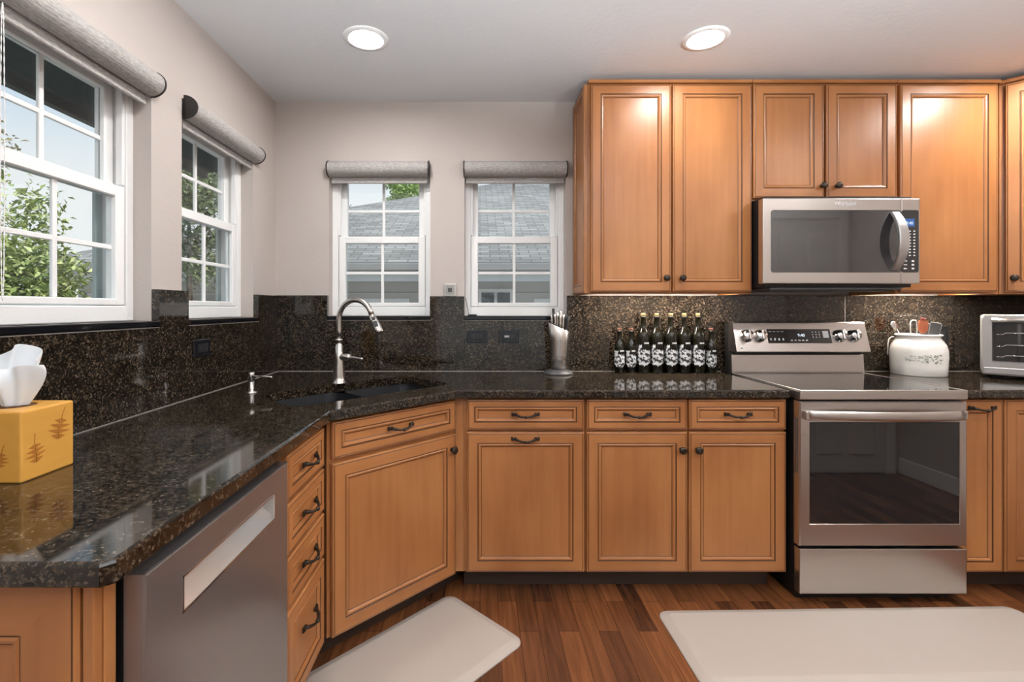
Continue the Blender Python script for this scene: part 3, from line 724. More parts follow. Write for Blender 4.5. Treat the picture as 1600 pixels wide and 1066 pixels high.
o = thing('faucet', 'tall brushed nickel gooseneck faucet behind the corner sink', 'faucet', (-0.672, 2.287, CZT), -22)
b = MB(); b.lathe([(0.0, 0), (0.036, 0.0), (0.036, 0.004), (0.031, 0.007), (0.029, 0.03), (0.022, 0.11), (0.0168, 0.181), (0.0130, 0.184), (0.0130, 0.200), (0.0178, 0.2012), (0.0178, 0.2088), (0.0130, 0.210), (0.0, 0.210)], seg=32); b.done('base', 'nickel', o)
P = [(0, 0, 0.2102), (0, 0, 0.25), (0, 0, 0.302)]; rr = 0.094
for i in range(1, 15): a = math.pi*(1 - i/15.2); P.append((rr+rr*math.cos(a), 0, 0.302+rr*math.sin(a)))
b = MB(); b.tube(P, 0.0128, 16, up=(0, 1, 0)); b.done('spout', 'nickel', o)
e0 = Vector(P[-1]); dv = (Vector(P[-1])-Vector(P[-2])).normalized(); dv = (dv + Vector((0.14, 0, 0))).normalized()
M = Matrix.Translation(e0) @ dv.to_track_quat('Z', 'Y').to_matrix().to_4x4()
b = MB(); b.lathe([(0.0, 0), (0.0135, 0.0), (0.0135, 0.004), (0.0150, 0.006), (0.0165, 0.03), (0.0205, 0.075), (0.0210, 0.090), (0.0170, 0.094), (0.0, 0.094)], M, 24); sh = b.done('spray_head', 'nickel', o)
bv = M.to_3x3().inverted() @ Vector((0.62, -0.785, 0)); bdeg = math.degrees(math.atan2(bv.y, bv.x)) + 180
b = MB()
for k, (z, s) in enumerate(((0.022, 0.007), (0.050, 0.009))):
    for side in (-1,):
        b.box(-0.022, -0.012, -s, s, z-s*(1.0 if k == 0 else 1.6), z+s*(1.0 if k == 0 else 1.6), 0.003, 2, M=M @ RZ(bdeg))
b.done('button', 'black_plastic', sh)
b = MB(); b.lathe([(0.0, 0), (0.016, 0.0), (0.016, 0.045), (0.010, 0.052), (0.0, 0.052)], T(0.015, 0, 0.125) @ RY(90), 20)
b.tube([(0.062, 0, 0.126), (0.08, 0, 0.124), (0.125, 0, 0.120), (0.135, 0, 0.119)], [0.007, 0.0062, 0.006, 0.007], 12); b.done('handle', 'nickel', o)

o = thing('soap_dispenser', 'small brushed nickel soap dispenser pump left of the sink', 'soap dispenser', (-0.962, 2.02, CZT), 0)
b = MB(); b.lathe([(0.0, 0), (0.024, 0), (0.024, 0.004), (0.0125, 0.007), (0.0112, 0.012), (0.0112, 0.052), (0.0, 0.052)], seg=24); b.done('base', 'nickel', o)
b = MB(); b.lathe([(0.0, 0.0525), (0.0140, 0.0525), (0.0140, 0.085), (0.0125, 0.087), (0.0, 0.087)], seg=24)
b.tube([(0.01, 0, 0.070), (0.05, 0, 0.069), (0.082, 0, 0.067), (0.088, 0, 0.062)], 0.0042, 10); b.done('pump', 'nickel', o)

# ------------------------------------------------------------------ range
X0, X1 = 1.366, 2.0815
o = thing('range', 'freestanding stainless electric range with black glass cooktop', 'range', (0, 0, 0))
b = MB(); b.box(X0+0.006, X1-0.006, 2.092, 2.690, 0.035, 0.878)
b.box(X0+0.006, X1-0.006, 2.615, 2.690, 0.878, 1.190); b.box(X0+0.02, X1-0.02, 2.11, 2.66, 0.0, 0.036); b.done('body', 'black_metal', o)
b = MB(); b.box(X0, X1, 2.046, 2.60, 0.8795, 0.917, 0.004, 2)
b.box(X0, X0+0.008, 2.05, 2.60, 0.916, 0.921, 0.001); b.box(X1-0.008, X1, 2.05, 2.60, 0.916, 0.921, 0.001); b.box(X0, X1, 2.046, 2.054, 0.914, 0.921, 0.002); ct = b.done('cooktop', 'stainless', o)
b = MB(); b.box(X0+0.008, X1-0.008, 2.054, 2.59, 0.9165, 0.9195); b.done('glass', 'cooktop_glass', ct)
# back guard
b = MB(); b.prism([(2.600, 0.921), (2.600, 0.930), (2.606, 1.017), (2.614, 1.020), (2.614, 0.921)], X0, X1, 'x'); b.done('lower_backguard', 'stainless', o)
b = MB(); b.prism([(2.555, 1.040), (2.598, 1.190), (2.603, 1.196), (2.640, 1.197), (2.640, 1.036), (2.560, 1.036)], X0+0.001, X1-0.001, 'x'); cp = b.done('control_panel', 'stainless', o)
vv = Vector((0, 0.043, 0.150)); vv.normalize(); nn = Vector((0, -vv.z, vv.y))
MP = Matrix(((1, 0, 0, 0), (0, vv.y, nn.y, 2.555), (0, vv.z, nn.z, 1.040), (0, 0, 0, 1)))    # local: x, up along panel, outwards
b = MB(); b.box(1.543, 1.885, 0.045, 0.123, -0.001, 0.0012, 0.0006, M=MP); b.done('touch_panel', 'black_glass', cp)
def key(*a, mat='print_grey', parent=None, M=None):
    k = MB(); k.box(*a, M=M); return k.done('key', mat, parent)
for i in range(4): key(1.553+i*0.022, 1.567+i*0.022, 0.107, 0.110, 0.0012, 0.0016, M=MP, parent=cp)
for i in range(4): key(1.555+i*0.022, 1.563+i*0.022, 0.060, 0.072, 0.0012, 0.0016, M=MP, parent=cp)
for i in range(5): key(1.665+i*0.020, 1.676+i*0.020, 0.058, 0.064, 0.0012, 0.0016, M=MP, parent=cp)
for i in range(3):
    for j in range(3): key(1.785+i*0.018, 1.790+i*0.018, 0.075+j*0.014, 0.081+j*0.014, 0.0012, 0.0016, M=MP, parent=cp)
q = MP.to_euler()
text('9:40', 0.022, 'clock_digits', 'display_digits', cp, MP @ Vector((1.725, 0.088, 0.0014)), q)
b = MB(); b.box(1.842, 1.872, 0.075, 0.112, 0.0012, 0.0018, M=MP); b.done('start_key', 'print_grey', cp)
for kx in (1.430, 1.500, 1.9265, 2.002):
    b = MB(); b.lathe([(0.0, 0), (0.034, 0.0), (0.034, 0.004), (0.029, 0.006), (0.0275, 0.030), (0.024, 0.034), (0.0, 0.034)], MP @ T(kx, 0.085, 0), 32)
    b.box(kx-0.006, kx+0.006, 0.085-0.026, 0.085+0.026, 0.030, 0.046, 0.003, 2, M=MP)
    b.done('knob', 'chrome', cp)
b = MB(); b.lathe([(0.0, 0), (0.008, 0), (0.008, 0.0012), (0.0, 0.0012)], MP @ T(1.395, 0.022, 0), 20); b.done('badge', 'print_grey', cp)
# oven door
t = bmesh.new()
def rect(x0, x1, z0, z1, y): return [t.verts.new(p) for p in ((x0, y, z0), (x1, y, z0), (x1, y, z1), (x0, y, z1))]
F = 2.05
rs = [rect(X0, X1, 0.252, 0.872, F+0.040), rect(X0, X1, 0.252, 0.872, F+0.006), rect(X0+0.005, X1-0.005, 0.257, 0.867, F), rect(X0+0.041, X1-0.031, 0.347, 0.784, F), rect(X0+0.044, X1-0.034, 0.350, 0.781, F+0.005)]
for i in range(4):
    for j in range(4): t.faces.new((rs[i][j], rs[i][(j+1) % 4], rs[i+1][(j+1) % 4], rs[i+1][j]))
t.faces.new(rs[0][::-1]); t.faces.new(rs[-1]); bmesh.ops.recalc_face_normals(t, faces=t.faces)
b = MB(); b._merge(t); od = b.done('oven_door', 'stainless', o)
b = MB(); b.box(X0+0.043, X1-0.033, F+0.0015, F+0.0048, 0.349, 0.782); b.done('window', 'black_glass', od)
P = []; rad = []
for i in range(25):
    s = -1+2*i/24; P.append(((X0+X1)/2+0.330*s, F-0.012-0.036*(1-abs(s)**2.6), 0.816)); rad.append(0.022)
b = MB(); b.tube(P, rad, 16, flat=0.42, up=(0, 1, 0.0)); 
for sx in (-1, 1): b.box((X0+X1)/2+sx*0.330-0.014, (X0+X1)/2+sx*0.330+0.014, F-0.020, F+0.002, 0.796, 0.836, 0.006, 2)
b.done('handle', 'stainless', od)
b = MB()
for z0, z1 in ((0.56, 0.80),):
    b.box(X0-0.0012, X0+0.001, F+0.014, F+0.019, z0, z1); b.box(X0-0.0012, X0+0.001, F+0.026, F+0.031, z0, z1)
b.done('side_vent', 'dark_grey', od)
b = MB(); b.box(X0, X1, F, F+0.040, 0.048, 0.242, 0.005, 2); b.done('drawer', 'stainless', o)
for x in (X0+0.05, X1-0.05):
    for y in (2.13, 2.63):
        b = MB(); b.lathe([(0.0, 0.0), (0.018, 0.0), (0.018, 0.010), (0.008, 0.012), (0.008, 0.04), (0.0, 0.04)], T(x, y, 0), 16); b.done('foot', 'rubber_black', o)

# ------------------------------------------------------------------ microwave
o = thing('microwave', 'stainless over-the-range microwave below the short wall cabinet', 'microwave', (0, 0, 0))
F = 2.29; X0, X1, Z0, Z1 = 1.350, 2.100, 1.388, 1.796
b = MB(); b.box(1.378, 2.094, F+0.041, WY-0.032, 1.372, 1.812, 0.002); b.done('body', 'black_metal', o)
b = MB(); b.box(1.400, 2.04, F+0.03, 2.70, 1.360, 1.3715, 0.003); b.box(1.42, 2.02, F+0.06, 2.45, 1.354, 1.3605); b.done('vent', 'dark_grey', o)
b = MB(); b.box(X0, 2.0095, F, F+0.040, Z0, Z1, 0.004, 2); dr = b.done('door', 'stainless', o)
b = MB(); b.box(2.0105, X1, F, F+0.040, Z0, Z1, 0.004, 2); pn = b.done('control_panel', 'stainless', o)
wb = rrect((2.0095-1.388)/2, 0.149, 0.012, 4)
b = MB(); b.prism([(x+(1.388+2.0095)/2, z+1.590) for x, z in wb], F-0.0012, F+0.002, 'y'); b.done('window', 'smoked_glass', dr)
wb = rrect((2.092-2.0105)/2, 0.149, 0.010, 4)
b = MB(); b.prism([(x+(2.092+2.0105)/2, z+1.590) for x, z in wb], F-0.0012, F+0.002, 'y'); tp = b.done('touch_panel', 'black_glass', pn)
b = MB(); b.box(2.022, 2.072, F-0.0018, F-0.001, 1.660, 1.698); b.done('display', 'display_blue', tp)
text('9:40', 0.020, 'clock_digits', 'display_digits', tp, (2.047, F-0.0024, 1.676), (R(90), 0, 0), ext=0.0002)
for i in range(3):
    for j in range(9): key(2.024+i*0.021, 2.033+i*0.021, F-0.0018, F-0.001, 1.520+j*0.0145, 1.525+j*0.0145, mat='print_white', parent=tp)
for j in range(3): key(2.020, 2.036, F-0.0018, F-0.001, 1.458+j*0.018, 1.462+j*0.018, mat='print_white', parent=tp); key(2.058, 2.070, F-0.0018, F-0.001, 1.456+j*0.018, 1.464+j*0.018, mat='print_white', parent=tp)
rings = []
for i in range(21):
    s = -1+2*i/20; y = F-0.006-0.052*(1-abs(s)**2.2); z = 1.590+0.138*s; wd = 0.019 + 0.004*(1-s*s)
    xc = 1.972
    rings.append([(xc-wd, y-0.004, z), (xc-wd+0.004, y-0.008, z), (xc+wd-0.004, y-0.008, z), (xc+wd, y-0.004, z), (xc+wd, y+0.006, z), (xc-wd, y+0.006, z)])
b = MB(); b.loops(rings, smooth=False); b.done('handle', 'silver', dr)
text('Whirlpool', 0.025, 'logo', 'print_white', dr, (1.742, F-0.0008, 1.7705), (R(90), 0, 0))
b = MB(); b.tube([(1.742+0.030*math.cos(R(a)), F-0.0004, 1.768+0.010*math.sin(R(a))) for a in range(-200, 40, 12)], 0.0007, 6); b.done('logo_swoosh', 'print_white', dr)

# ------------------------------------------------------------------ toaster oven
o = thing('toaster_oven', 'silver toaster oven angled in the counter corner at the right edge', 'toaster oven', (2.560, 2.450, CZT), -45)
W, H, D = 0.43, 0.310, 0.27
b = MB(); b.box(0, W, 0.012, D, 0.018, H+0.015, 0.014, 3); b.done('body', 'silver_plastic', o)
t = bmesh.new()
def rect(x0, x1, z0, z1, y, r=0.016): 
    return [t.verts.new((x+(x0+x1)/2, y, z+(z0+z1)/2)) for x, z in rrect((x1-x0)/2, (z1-z0)/2, r, 4)]
rs = [rect(0.0, W, 0.020, H+0.014, 0.014), rect(0.0, W, 0.020, H+0.014, 0.004), rect(0.004, W-0.004, 0.024, H+0.010, 0.0), rect(0.036, 0.330, 0.085, 0.286, 0.0, 0.006), rect(0.042, 0.324, 0.091, 0.280, 0.010, 0.004)]
k = len(rs[0])
for i in range(4):
    for j in range(k): t.faces.new((rs[i][j], rs[i][(j+1) % k], rs[i+1][(j+1) % k], rs[i+1][j]))
bmesh.ops.recalc_face_normals(t, faces=t.faces)
b = MB(); b._merge(t); fc = b.done('front_frame', 'silver', o)
b = MB(); b.box(0.040, 0.326, 0.0095, 0.0115, 0.089, 0.282); b.done('window', 'black_glass', fc)
b = MB()
for z in (0.112, 0.165, 0.225): 
    b.tube([(0.052, 0.0085, z), (0.075, 0.0085, z), (0.085, 0.0085, z+0.008), (0.31, 0.0085, z+0.008)], 0.0018, 8)
b.done('rack', 'chrome', fc)
b = MB(); b.tube([(0.034, -0.026, 0.298), (0.180, -0.030, 0.298), (0.335, -0.026, 0.298)], 0.0115, 14); b.box(0.040, 0.060, -0.026, 0.002, 0.289, 0.307, 0.003); b.box(0.300, 0.320, -0.026, 0.002, 0.289, 0.307, 0.003); b.done('handle', 'silver', fc)
for z in (0.09, 0.17, 0.25):
    b = MB(); b.lathe([(0.0, 0), (0.021, 0), (0.019, 0.018), (0.0, 0.018)], T(0.375, 0, z) @ RX(90), 20); b.done('knob', 'chrome', fc)
b = MB(); b.box(0.004, W-0.004, 0.002, 0.013, 0.0245, 0.060, 0.005, 2, M=T(0, -0.004, 0)); b.done('crumb_tray', 'silver', o)
for x in (0.05, W-0.05):
    for y in (0.05, D-0.05):
        b = MB(); b.lathe([(0.0, 0), (0.016, 0), (0.014, 0.020), (0.0, 0.020)], T(x, y, 0), 14); b.done('foot', 'rubber_black', o)

# ------------------------------------------------------------------ crock and utensils
CX, CY = 2.358, 2.583
o = thing('utensil_crock', 'white ceramic crock with a green leaf spray right of the range', 'crock', (CX, CY, CZT), 0)
prof = [(0.0, 0.0), (0.112, 0.0), (0.116, 0.004), (0.1185, 0.05), (0.1205, 0.10), (0.119, 0.135), (0.112, 0.163), (0.099, 0.186), (0.0905, 0.197), (0.0890, 0.203), (0.096, 0.208), (0.100, 0.213), (0.096, 0.218), (0.090, 0.218), (0.086, 0.208), (0.088, 0.19), (0.112, 0.14), (0.112, 0.02), (0.0, 0.012)]
b = MB(); b.lathe(prof, seg=48); pot = b.done('pot', 'ceramic', o)
def pot_r(z):
    for (r0, z0), (r1, z1) in zip(prof[1:11], prof[2:12]):
        if z0 <= z <= z1: return r0+(r1-r0)*(z-z0)/(z1-z0)
    return 0.12
a0 = math.degrees(math.atan2(-CY, -CX))
for mat, num, seed in (('leaf_print', 26, 3), ('leaf_print_grey', 26, 5)):
    rnd = random.Random(seed); b = MB()
    for i in range(num):
        s = rnd.random()**0.8 if mat == 'leaf_print' else rnd.random()
        ang = a0 - 2 + 52*s*(1 if mat == 'leaf_print' else 1.0) - (22 if mat != 'leaf_print' else 0); zc = 0.092 + rnd.uniform(-0.022, 0.022)*(0.5+0.6*s); th = rnd.uniform(0, 360); L = rnd.uniform(0.0045, 0.0085); wd = L*0.42
        pts = []
        for q_ in range(8):
            a = q_/8*2*math.pi; u = L*math.cos(a); v = wd*math.sin(a); uu = u*math.cos(R(th))-v*math.sin(R(th)); v2 = u*math.sin(R(th))+v*math.cos(R(th))
            z = zc+v2; r_ = pot_r(z)+0.0007+i*0.00001; an = R(ang)+uu/r_; pts.append((r_*math.cos(an), r_*math.sin(an), z))
        t = bmesh.new(); t.faces.new([t.verts.new(p) for p in pts]); b._merge(t)
    b.done('leaf_decal', mat, pot)
b = MB(); b.tube([(-0.738*q_, 0.675*q_, z) for q_, z in ((0.092, 0.198), (0.108, 0.199), (0.119, 0.188), (0.124, 0.16), (0.1255, 0.10))], 0.0032, 8, up=(0.675, 0.738, 0)); b.done('handle', 'ceramic', o)
def utensil(name, label, cat, parts, at, lean, rz):
    u = thing(name, label, cat, (CX+at[0], CY+at[1], CZT+0.016), 0, 'utensils standing in the white crock'); u.rotation_euler = Euler((R(lean[0]), R(lean[1]), R(rz)), 'XYZ')
    for nm, mb, mat in parts: mb.done(nm, mat, u)
def handle_mb(L, r=0.0045): b = MB(); b.tube([(0, 0, 0.004), (0, 0, L*0.5), (0, 0, L)], r, 10); return b
b = MB(); b.loops([[(s*wd, -0.003, z), (s*wd, 0.003, z), (-s*wd, 0.003, z), (-s*wd, -0.003, z)] for s, wd, z in ((1, 0.007, 0.205), (1, 0.026, 0.222), (1, 0.028, 0.25), (1, 0.027, 0.275))], smooth=False)
b2 = MB(); b2.box(-0.017, 0.015, -0.0028, 0.0028, 0.275, 0.290, 0.002)
utensil('spatula', 'orange-red rubber spatula standing in the white crock', 'spatula', [('handle', handle_mb(0.208), 'grey_nylon'), ('blade', b, 'orange_rubber'), ('tip', b2, 'red_rubber')], (0.004, -0.012, 0), (0, 3), 6)
def turner(): 
    b = MB(); b.loops([[(s*wd, -0.0022, z), (s*wd, 0.0022, z), (-s*wd, 0.0022, z), (-s*wd, -0.0022, z)] for s, wd, z in ((1, 0.008, 0.196), (1, 0.028, 0.205), (1, 0.031, 0.262), (1, 0.027, 0.266))], smooth=False)
    e_ = MB(); e_.tube([(0.031, 0, 0.208), (0.034, 0, 0.262), (0.027, 0, 0.268), (-0.027, 0, 0.268)], 0.0020, 8, up=(0, 1, 0)); return b, e_
b, e_ = turner(); utensil('turner', 'grey slotless turner beside the orange spatula in the crock', 'turner', [('handle', handle_mb(0.2), 'grey_nylon'), ('blade', b, 'grey_nylon'), ('blade_edge', e_, 'grey_edge')], (0.006, -0.034, 0), (4, 9), 4)
b, e_ = turner(); utensil('turner', 'grey turner leaning furthest right in the crock', 'turner', [('handle', handle_mb(0.2), 'grey_nylon'), ('blade', b, 'grey_nylon'), ('blade_edge', e_, 'grey_edge')], (-0.006, 0.016, 0), (0, 15), 0)
b = MB(); b.tube([(-0.016, 0, 0.19), (-0.019, 0, 0.23), (-0.018, 0, 0.268), (-0.008, 0, 0.276), (0.008, 0, 0.276), (0.016, 0, 0.268), (0.017, 0, 0.23), (0.014, 0, 0.19)], 0.0026, 8, up=(0, 1, 0))
utensil('masher', 'white wire loop utensil standing in the crock left of the orange spatula', 'kitchen utensil', [('handle', handle_mb(0.195), 'chrome'), ('wire_loop', b, 'ceramic')], (-0.030, -0.012, 0), (0, -1), 0)
b = MB(); b.lathe([(0.0, -0.028), (0.010, -0.024), (0.018, -0.008), (0.018, 0.008), (0.010, 0.024), (0.0, 0.028)], T(0, 0, 0.285) @ Matrix.Diagonal((1, 0.3, 1, 1)), 18)
utensil('spoon', 'steel spoon leaning out of the left side of the crock', 'spoon', [('handle', handle_mb(0.262, 0.003), 'chrome'), ('bowl', b, 'chrome')], (0.050, 0.036, 0), (0, -31), 0)

# ------------------------------------------------------------------ bottles
def bottle(kind):
    o = thing('wine_bottle', '', 'bottle', (0, 0, 0), 0, 'dark wine bottles lined up on the counter')
    if kind == 'tall':
        pr = [(0.0, 0.0), (0.033, 0.0), (0.0355, 0.004), (0.0360, 0.195), (0.034, 0.212), (0.027, 0.230), (0.017, 0.246), (0.0145, 0.26), (0.0140, 0.303), (0.0152, 0.305), (0.0152, 0.312), (0.0, 0.312)]
        r, zl0, zl1, cap, ct_, top = 0.0360, 0.040, 0.155, 'capsule_tan', 0.012, 0.328
    else:
        pr = [(0.0, 0.0), (0.025, 0.0), (0.0275, 0.004), (0.0280, 0.140), (0.026, 0.155), (0.018, 0.172), (0.0135, 0.186), (0.0125, 0.225), (0.0135, 0.227), (0.0135, 0.233), (0.0, 0.233)]
        r, zl0, zl1, cap, ct_, top = 0.0280, 0.030, 0.122, 'capsule_red', 0.012, 0.246
    b = MB(); b.lathe(pr, seg=28); b.done('body', 'bottle_glass', o)
    b = MB(); z0 = pr[-1][1]; b.lathe([(0.0, z0+0.0004), (ct_, z0+0.0004), (ct_, top), (ct_*0.8, top+0.002), (0.0, top+0.002)], seg=20); b.done('cork', cap, o)
    # wrap-round label with a ragged outline: tall on the left, lower on the right
    n_ = 26; lo = []; hi = []; rnd = random.Random(2)
    for i in range(n_+1):
        s = i/n_; an = R(-90 - 72 + 144*s); zt = zl1 - (0.0 if s < 0.42 else (zl1-zl0)*0.22) + 0.004*math.sin(i*2.1); zb = zl0 + 0.020*abs(2*s-1)**1.6 + 0.003*math.sin(i*1.7)
        lo.append(((r+0.0006)*math.cos(an), (r+0.0006)*math.sin(an), zb)); hi.append(((r+0.0006)*math.cos(an), (r+0.0006)*math.sin(an), zt))
    b = MB(); b.loops([lo, hi], closed=False, smooth=True); lb = b.done('label', 'label_art', o)
    b = MB(); zc = zl1+0.006 if kind == 'tall' else zl1-0.004; hi = []; lo = []
    for i in range(9):
        an = R(-90 + 4 + 46*i/8); lo.append(((r+0.0007)*math.cos(an), (r+0.0007)*math.sin(an), zc)); hi.append(((r+0.0007)*math.cos(an), (r+0.0007)*math.sin(an), zc+0.009))
    b.loops([lo, hi], closed=False); b.done('neck_label', 'print_grey', o)
    return o
tall = bottle('tall'); small = bottle('small')
first = {'tall': True, 'small': True}
lab = ['first small dark bottle from the left, beside the wine bottle row', 'small dark bottle next to the first tall bottle in the row',
       'tall dark bottle at the left of the five tall ones', 'second tall dark bottle from the left, among the five tall ones', 'middle one of the five tall dark bottles',
       'fourth tall dark bottle from the left, among the five tall ones', 'tall dark bottle at the right of the five tall ones', 'small dark bottle at the row end next to the range']
for (px, kind), lb in zip(((968, 'small'), (986, 'small'), (1005, 'tall'), (1026, 'tall'), (1048, 'tall'), (1069, 'tall'), (1090.5, 'tall'), (1111, 'small')), lab):
    src = tall if kind == 'tall' else small
    o = src if first[kind] else copy_tree(src); first[kind] = False
    y = 2.660; o.location = ((px-750)*y/750, y, CZT); o.rotation_euler = (0, 0, R(-14)); o['label'] = lb

# ------------------------------------------------------------------ knife block and knives
KX, KY = 0.425, 2.615
o = thing('knife_block', 'brushed steel knife holder with a slanted top on a dark round base', 'knife block', (KX, KY, CZT), 0)
b = MB(); b.lathe([(0.0, 0), (0.081, 0), (0.081, 0.006), (0.072, 0.016), (0.046, 0.024), (0.0, 0.024)], seg=40); b.done('base', 'dark_grey', o)
rings = []
def kr(s, z, sh): return [(0.004+0.0+(0.040+0.018*s)*math.cos(2*math.pi*j/36), (0.034+0.010*s)*math.sin(2*math.pi*j/36), z + sh*(-(math.cos(2*math.pi*j/36)))) for j in range(36)]
rings = [kr(0, 0.0245, 0), kr(0.3, 0.10, 0), kr(0.7, 0.18, 0.008), kr(1.0, 0.252, 0.026), kr(0.94, 0.253, 0.026)]
b = MB(); b.loops(rings, cap1=True); b.done('holder', 'stainless_v', o)
spots = [(-0.036, 0.002, 0.045, 'nickel', -5), (-0.022, 0.018, 0.085, 'black_plastic', -3), (-0.020, -0.012, 0.058, 'nickel', -3), (-0.006, 0.004, 0.072, 'nickel', -1), (0.006, -0.016, 0.066, 'nickel', 0), (0.012, 0.018, 0.092, 'nickel', 1), (0.022, -0.004, 0.074, 'nickel', 3), (0.036, 0.012, 0.080, 'black_plastic', 6), (0.042, -0.008, 0.070, 'black_plastic', 8)]
kl = ['knife with steel handle at the far left of the knife holder', 'tall black-handled knife at the back left of the knife holder', 'steel-handled knife at the front left of the knife holder', 'steel-handled knife in the middle of the knife holder',
      'steel-handled knife at the front centre of the knife holder', 'tallest steel-handled knife at the back of the knife holder', 'steel-handled knife right of the centre in the knife holder', 'black-handled knife at the back right of the knife holder', 'black-handled knife leaning furthest right in the knife holder']
for (dx, dy, up, mat, lean), lb in zip(spots, kl):
    k = thing('knife', lb, 'knife', (KX+0.004+dx, KY+dy, CZT+0.2605-dx*0.46), 0, 'knives in the steel holder'); k.rotation_euler = (R(-3), R(lean), 0)
    b = MB(); b.loops([[(x*wd, y*dd, z) for x, y in ((-1, -0.6), (-0.6, -1), (0.6, -1), (1, -0.6), (1, 0.6), (0.6, 1), (-0.6, 1), (-1, 0.6))] for wd, dd, z in ((0.0065, 0.008, 0.002), (0.0065, 0.009, 0.012), (0.0058, 0.008, up*0.6), (0.0072, 0.010, up-0.006), (0.0055, 0.007, up))], smooth=True); b.done('handle', mat, k)
    b = MB(); b.box(-0.0012, 0.0012, -0.006, 0.006, -0.002, 0.0018); b.done('blade', 'chrome', k)

# ------------------------------------------------------------------ tissue box
o = thing('tissue_box', 'yellow pine tissue box cover with engraved leaves on the near counter end', 'tissue box', (-1.0, 1.037, CZT), 0)
hx, hy, H = 0.069, 0.0635, 0.146
t = bmesh.new(); bmesh.ops.create_cube(t, size=1)
for v in t.verts: v.co = Vector((v.co.x*2*hx, v.co.y*2*hy, H/2+v.co.z*H))
bmesh.ops.bevel(t, geom=[e for e in t.edges], offset=0.004, segments=2, profile=0.5, affect='EDGES')
b = MB(); b._merge(t); bx = b.done('box', 'pine', o)
b = MB(); b.lathe([(0.0, H+0.0004), (0.036, H+0.0004), (0.036, H+0.0002), (0.0, H+0.0002)], T(-0.004, 0, 0), 28); b.done('slot', 'glaze', bx)
def leaf_mb(M, s):
    b = MB(); spine = [(0, 0), (0.1, 0.35), (0.25, 0.2), (0.3, 0.55), (0.5, 0.3), (0.55, 0.62), (0.72, 0.25), (0.8, 0.38), (1.0, 0)]
    for sg in (1, -1):
        for i in range(len(spine)-1):
            (u0, v0), (u1, v1) = spine[i], spine[i+1]
            if i in (1, 3, 5): continue
        pts = [(u*s, sg*v*s*0.62, 0) for u, v in spine]
        # lobes as separate small triangles leave gaps like burnt-in veins
        for i in range(1, len(spine)-1, 2):
            u, v = spine[i]; base0 = spine[max(0, i-1)][0]; base1 = spine[min(len(spine)-1, i+1)][0]
            t = bmesh.new(); t.faces.new([t.verts.new(p) for p in ((base0*s, sg*0.03*s, 0), (u*s, sg*v*s*1.05, 0), (base1*s, sg*0.03*s, 0))]); b._merge(t, M)
    b.tube([(-0.55*s, 0.10*s, 0.0002), (-0.2*s, 0.02*s, 0.0002), (0.5*s, 0, 0.0002), (0.95*s, 0, 0.0002)], 0.0006, 6, M=M)
    return b
MF = T(hx+0.0005, 0, 0) @ Matrix(((0, 0, 1, 0), (1, 0, 0, 0), (0, 1, 0, 0), (0, 0, 0, 1)))     # +X face: u = Y, v = Z
leaf_mb(MF @ T(-0.034, 0.072, 0) @ RZ(-82), 0.040).done('leaf_engraving', 'engraved', bx)
leaf_mb(MF @ T(0.030, 0.112, 0) @ RZ(-102), 0.046).done('leaf_engraving', 'engraved', bx)
MF2 = T(0, -hy-0.0005, 0) @ Matrix(((1, 0, 0, 0), (0, 0, -1, 0), (0, 1, 0, 0), (0, 0, 0, 1)))
leaf_mb(MF2 @ T(0.030, 0.062, 0) @ RZ(-98), 0.030).done('leaf_engraving', 'engraved', bx)
# the tissue: a folded sheet pulled up through the slot
rnd = random.Random(11); rings = []
for i in range(16):
    s = i/15; z = H + 0.001 + 0.118*s; row = []
    for j in range(33):
        a = 2*math.pi*j/32; f_ = 1 + 0.30*math.sin(3*a+1.0+1.6*s) * (0.4+s) + 0.14*math.sin(7*a+3*s)
        rx = (0.022 + 0.040*s - 0.008*s*s)*f_*(1.0 - 0.22*s**3); ry = (0.018 + 0.032*s)*f_*(1.0 - 0.25*s**3)
        lean = 0.016*math.sin(s*3.0)
        row.append((-0.004+rx*math.cos(a)+lean*0.3, ry*math.sin(a)+0.010*s, z - (0.042*s**2)*(0.5-0.5*math.cos(a-2.2))**1.2 - 0.012*s*math.sin(2*a)))
    rings.append(row)
b = MB(); b.loops(rings, closed=False)
ts = b.done('tissue', 'paper_white', o)
sm = ts.modifiers.new('thickness', 'SOLIDIFY'); sm.thickness = 0.0008; ts.modifiers.new('smooth', 'SUBSURF').levels = 1

# ------------------------------------------------------------------ outlets, wall plate, cord
def outlet(label, loc, rz, upright=False, usb=False):
    o = thing('outlet', label, 'outlet', loc, rz, 'black outlets in the granite backsplash')
    q = (0, R(90) if upright else 0, 0)
    b = MB(); b.box(-0.058, 0.058, -0.006, -0.0001, -0.036, 0.036, 0.003, 2); pl = b.done('cover_plate', 'outlet_black', o, rot=q)
    b = MB(); b.box(-0.034, 0.034, -0.0085, -0.006, -0.0165, 0.0165, 0.001); so = b.done('receptacle', 'black_plastic', pl)
    b = MB()
    for sx in (-0.020, 0.020):
        for sz in (-0.005, 0.005): b.box(sx-0.004, sx+0.004, -0.0089, -0.0084, sz-0.001, sz+0.001)
        b.lathe([(0.0, 0), (0.0022, 0), (0.0022, 0.0004), (0.0, 0.0004)], T(sx+0.009, -0.0085, 0) @ RX(90), 10)
    b.done('socket', 'dark_grey', so)
    if usb:
        b = MB(); b.box(-0.024, 0.002, -0.0094, -0.0086, -0.005, 0.005); b.done('rocker', 'print_grey', so)
    return o
SFY = WY-0.0290; SFX = WX+0.0290
outlet('black duplex outlet in the left backsplash below the corner window', (SFX, 1.960, 1.108), 90)
outlet('black outlet left of the pair in the back backsplash, under the wall plate', ((745.5-750)*SFY/750, SFY, 1.112), 0)
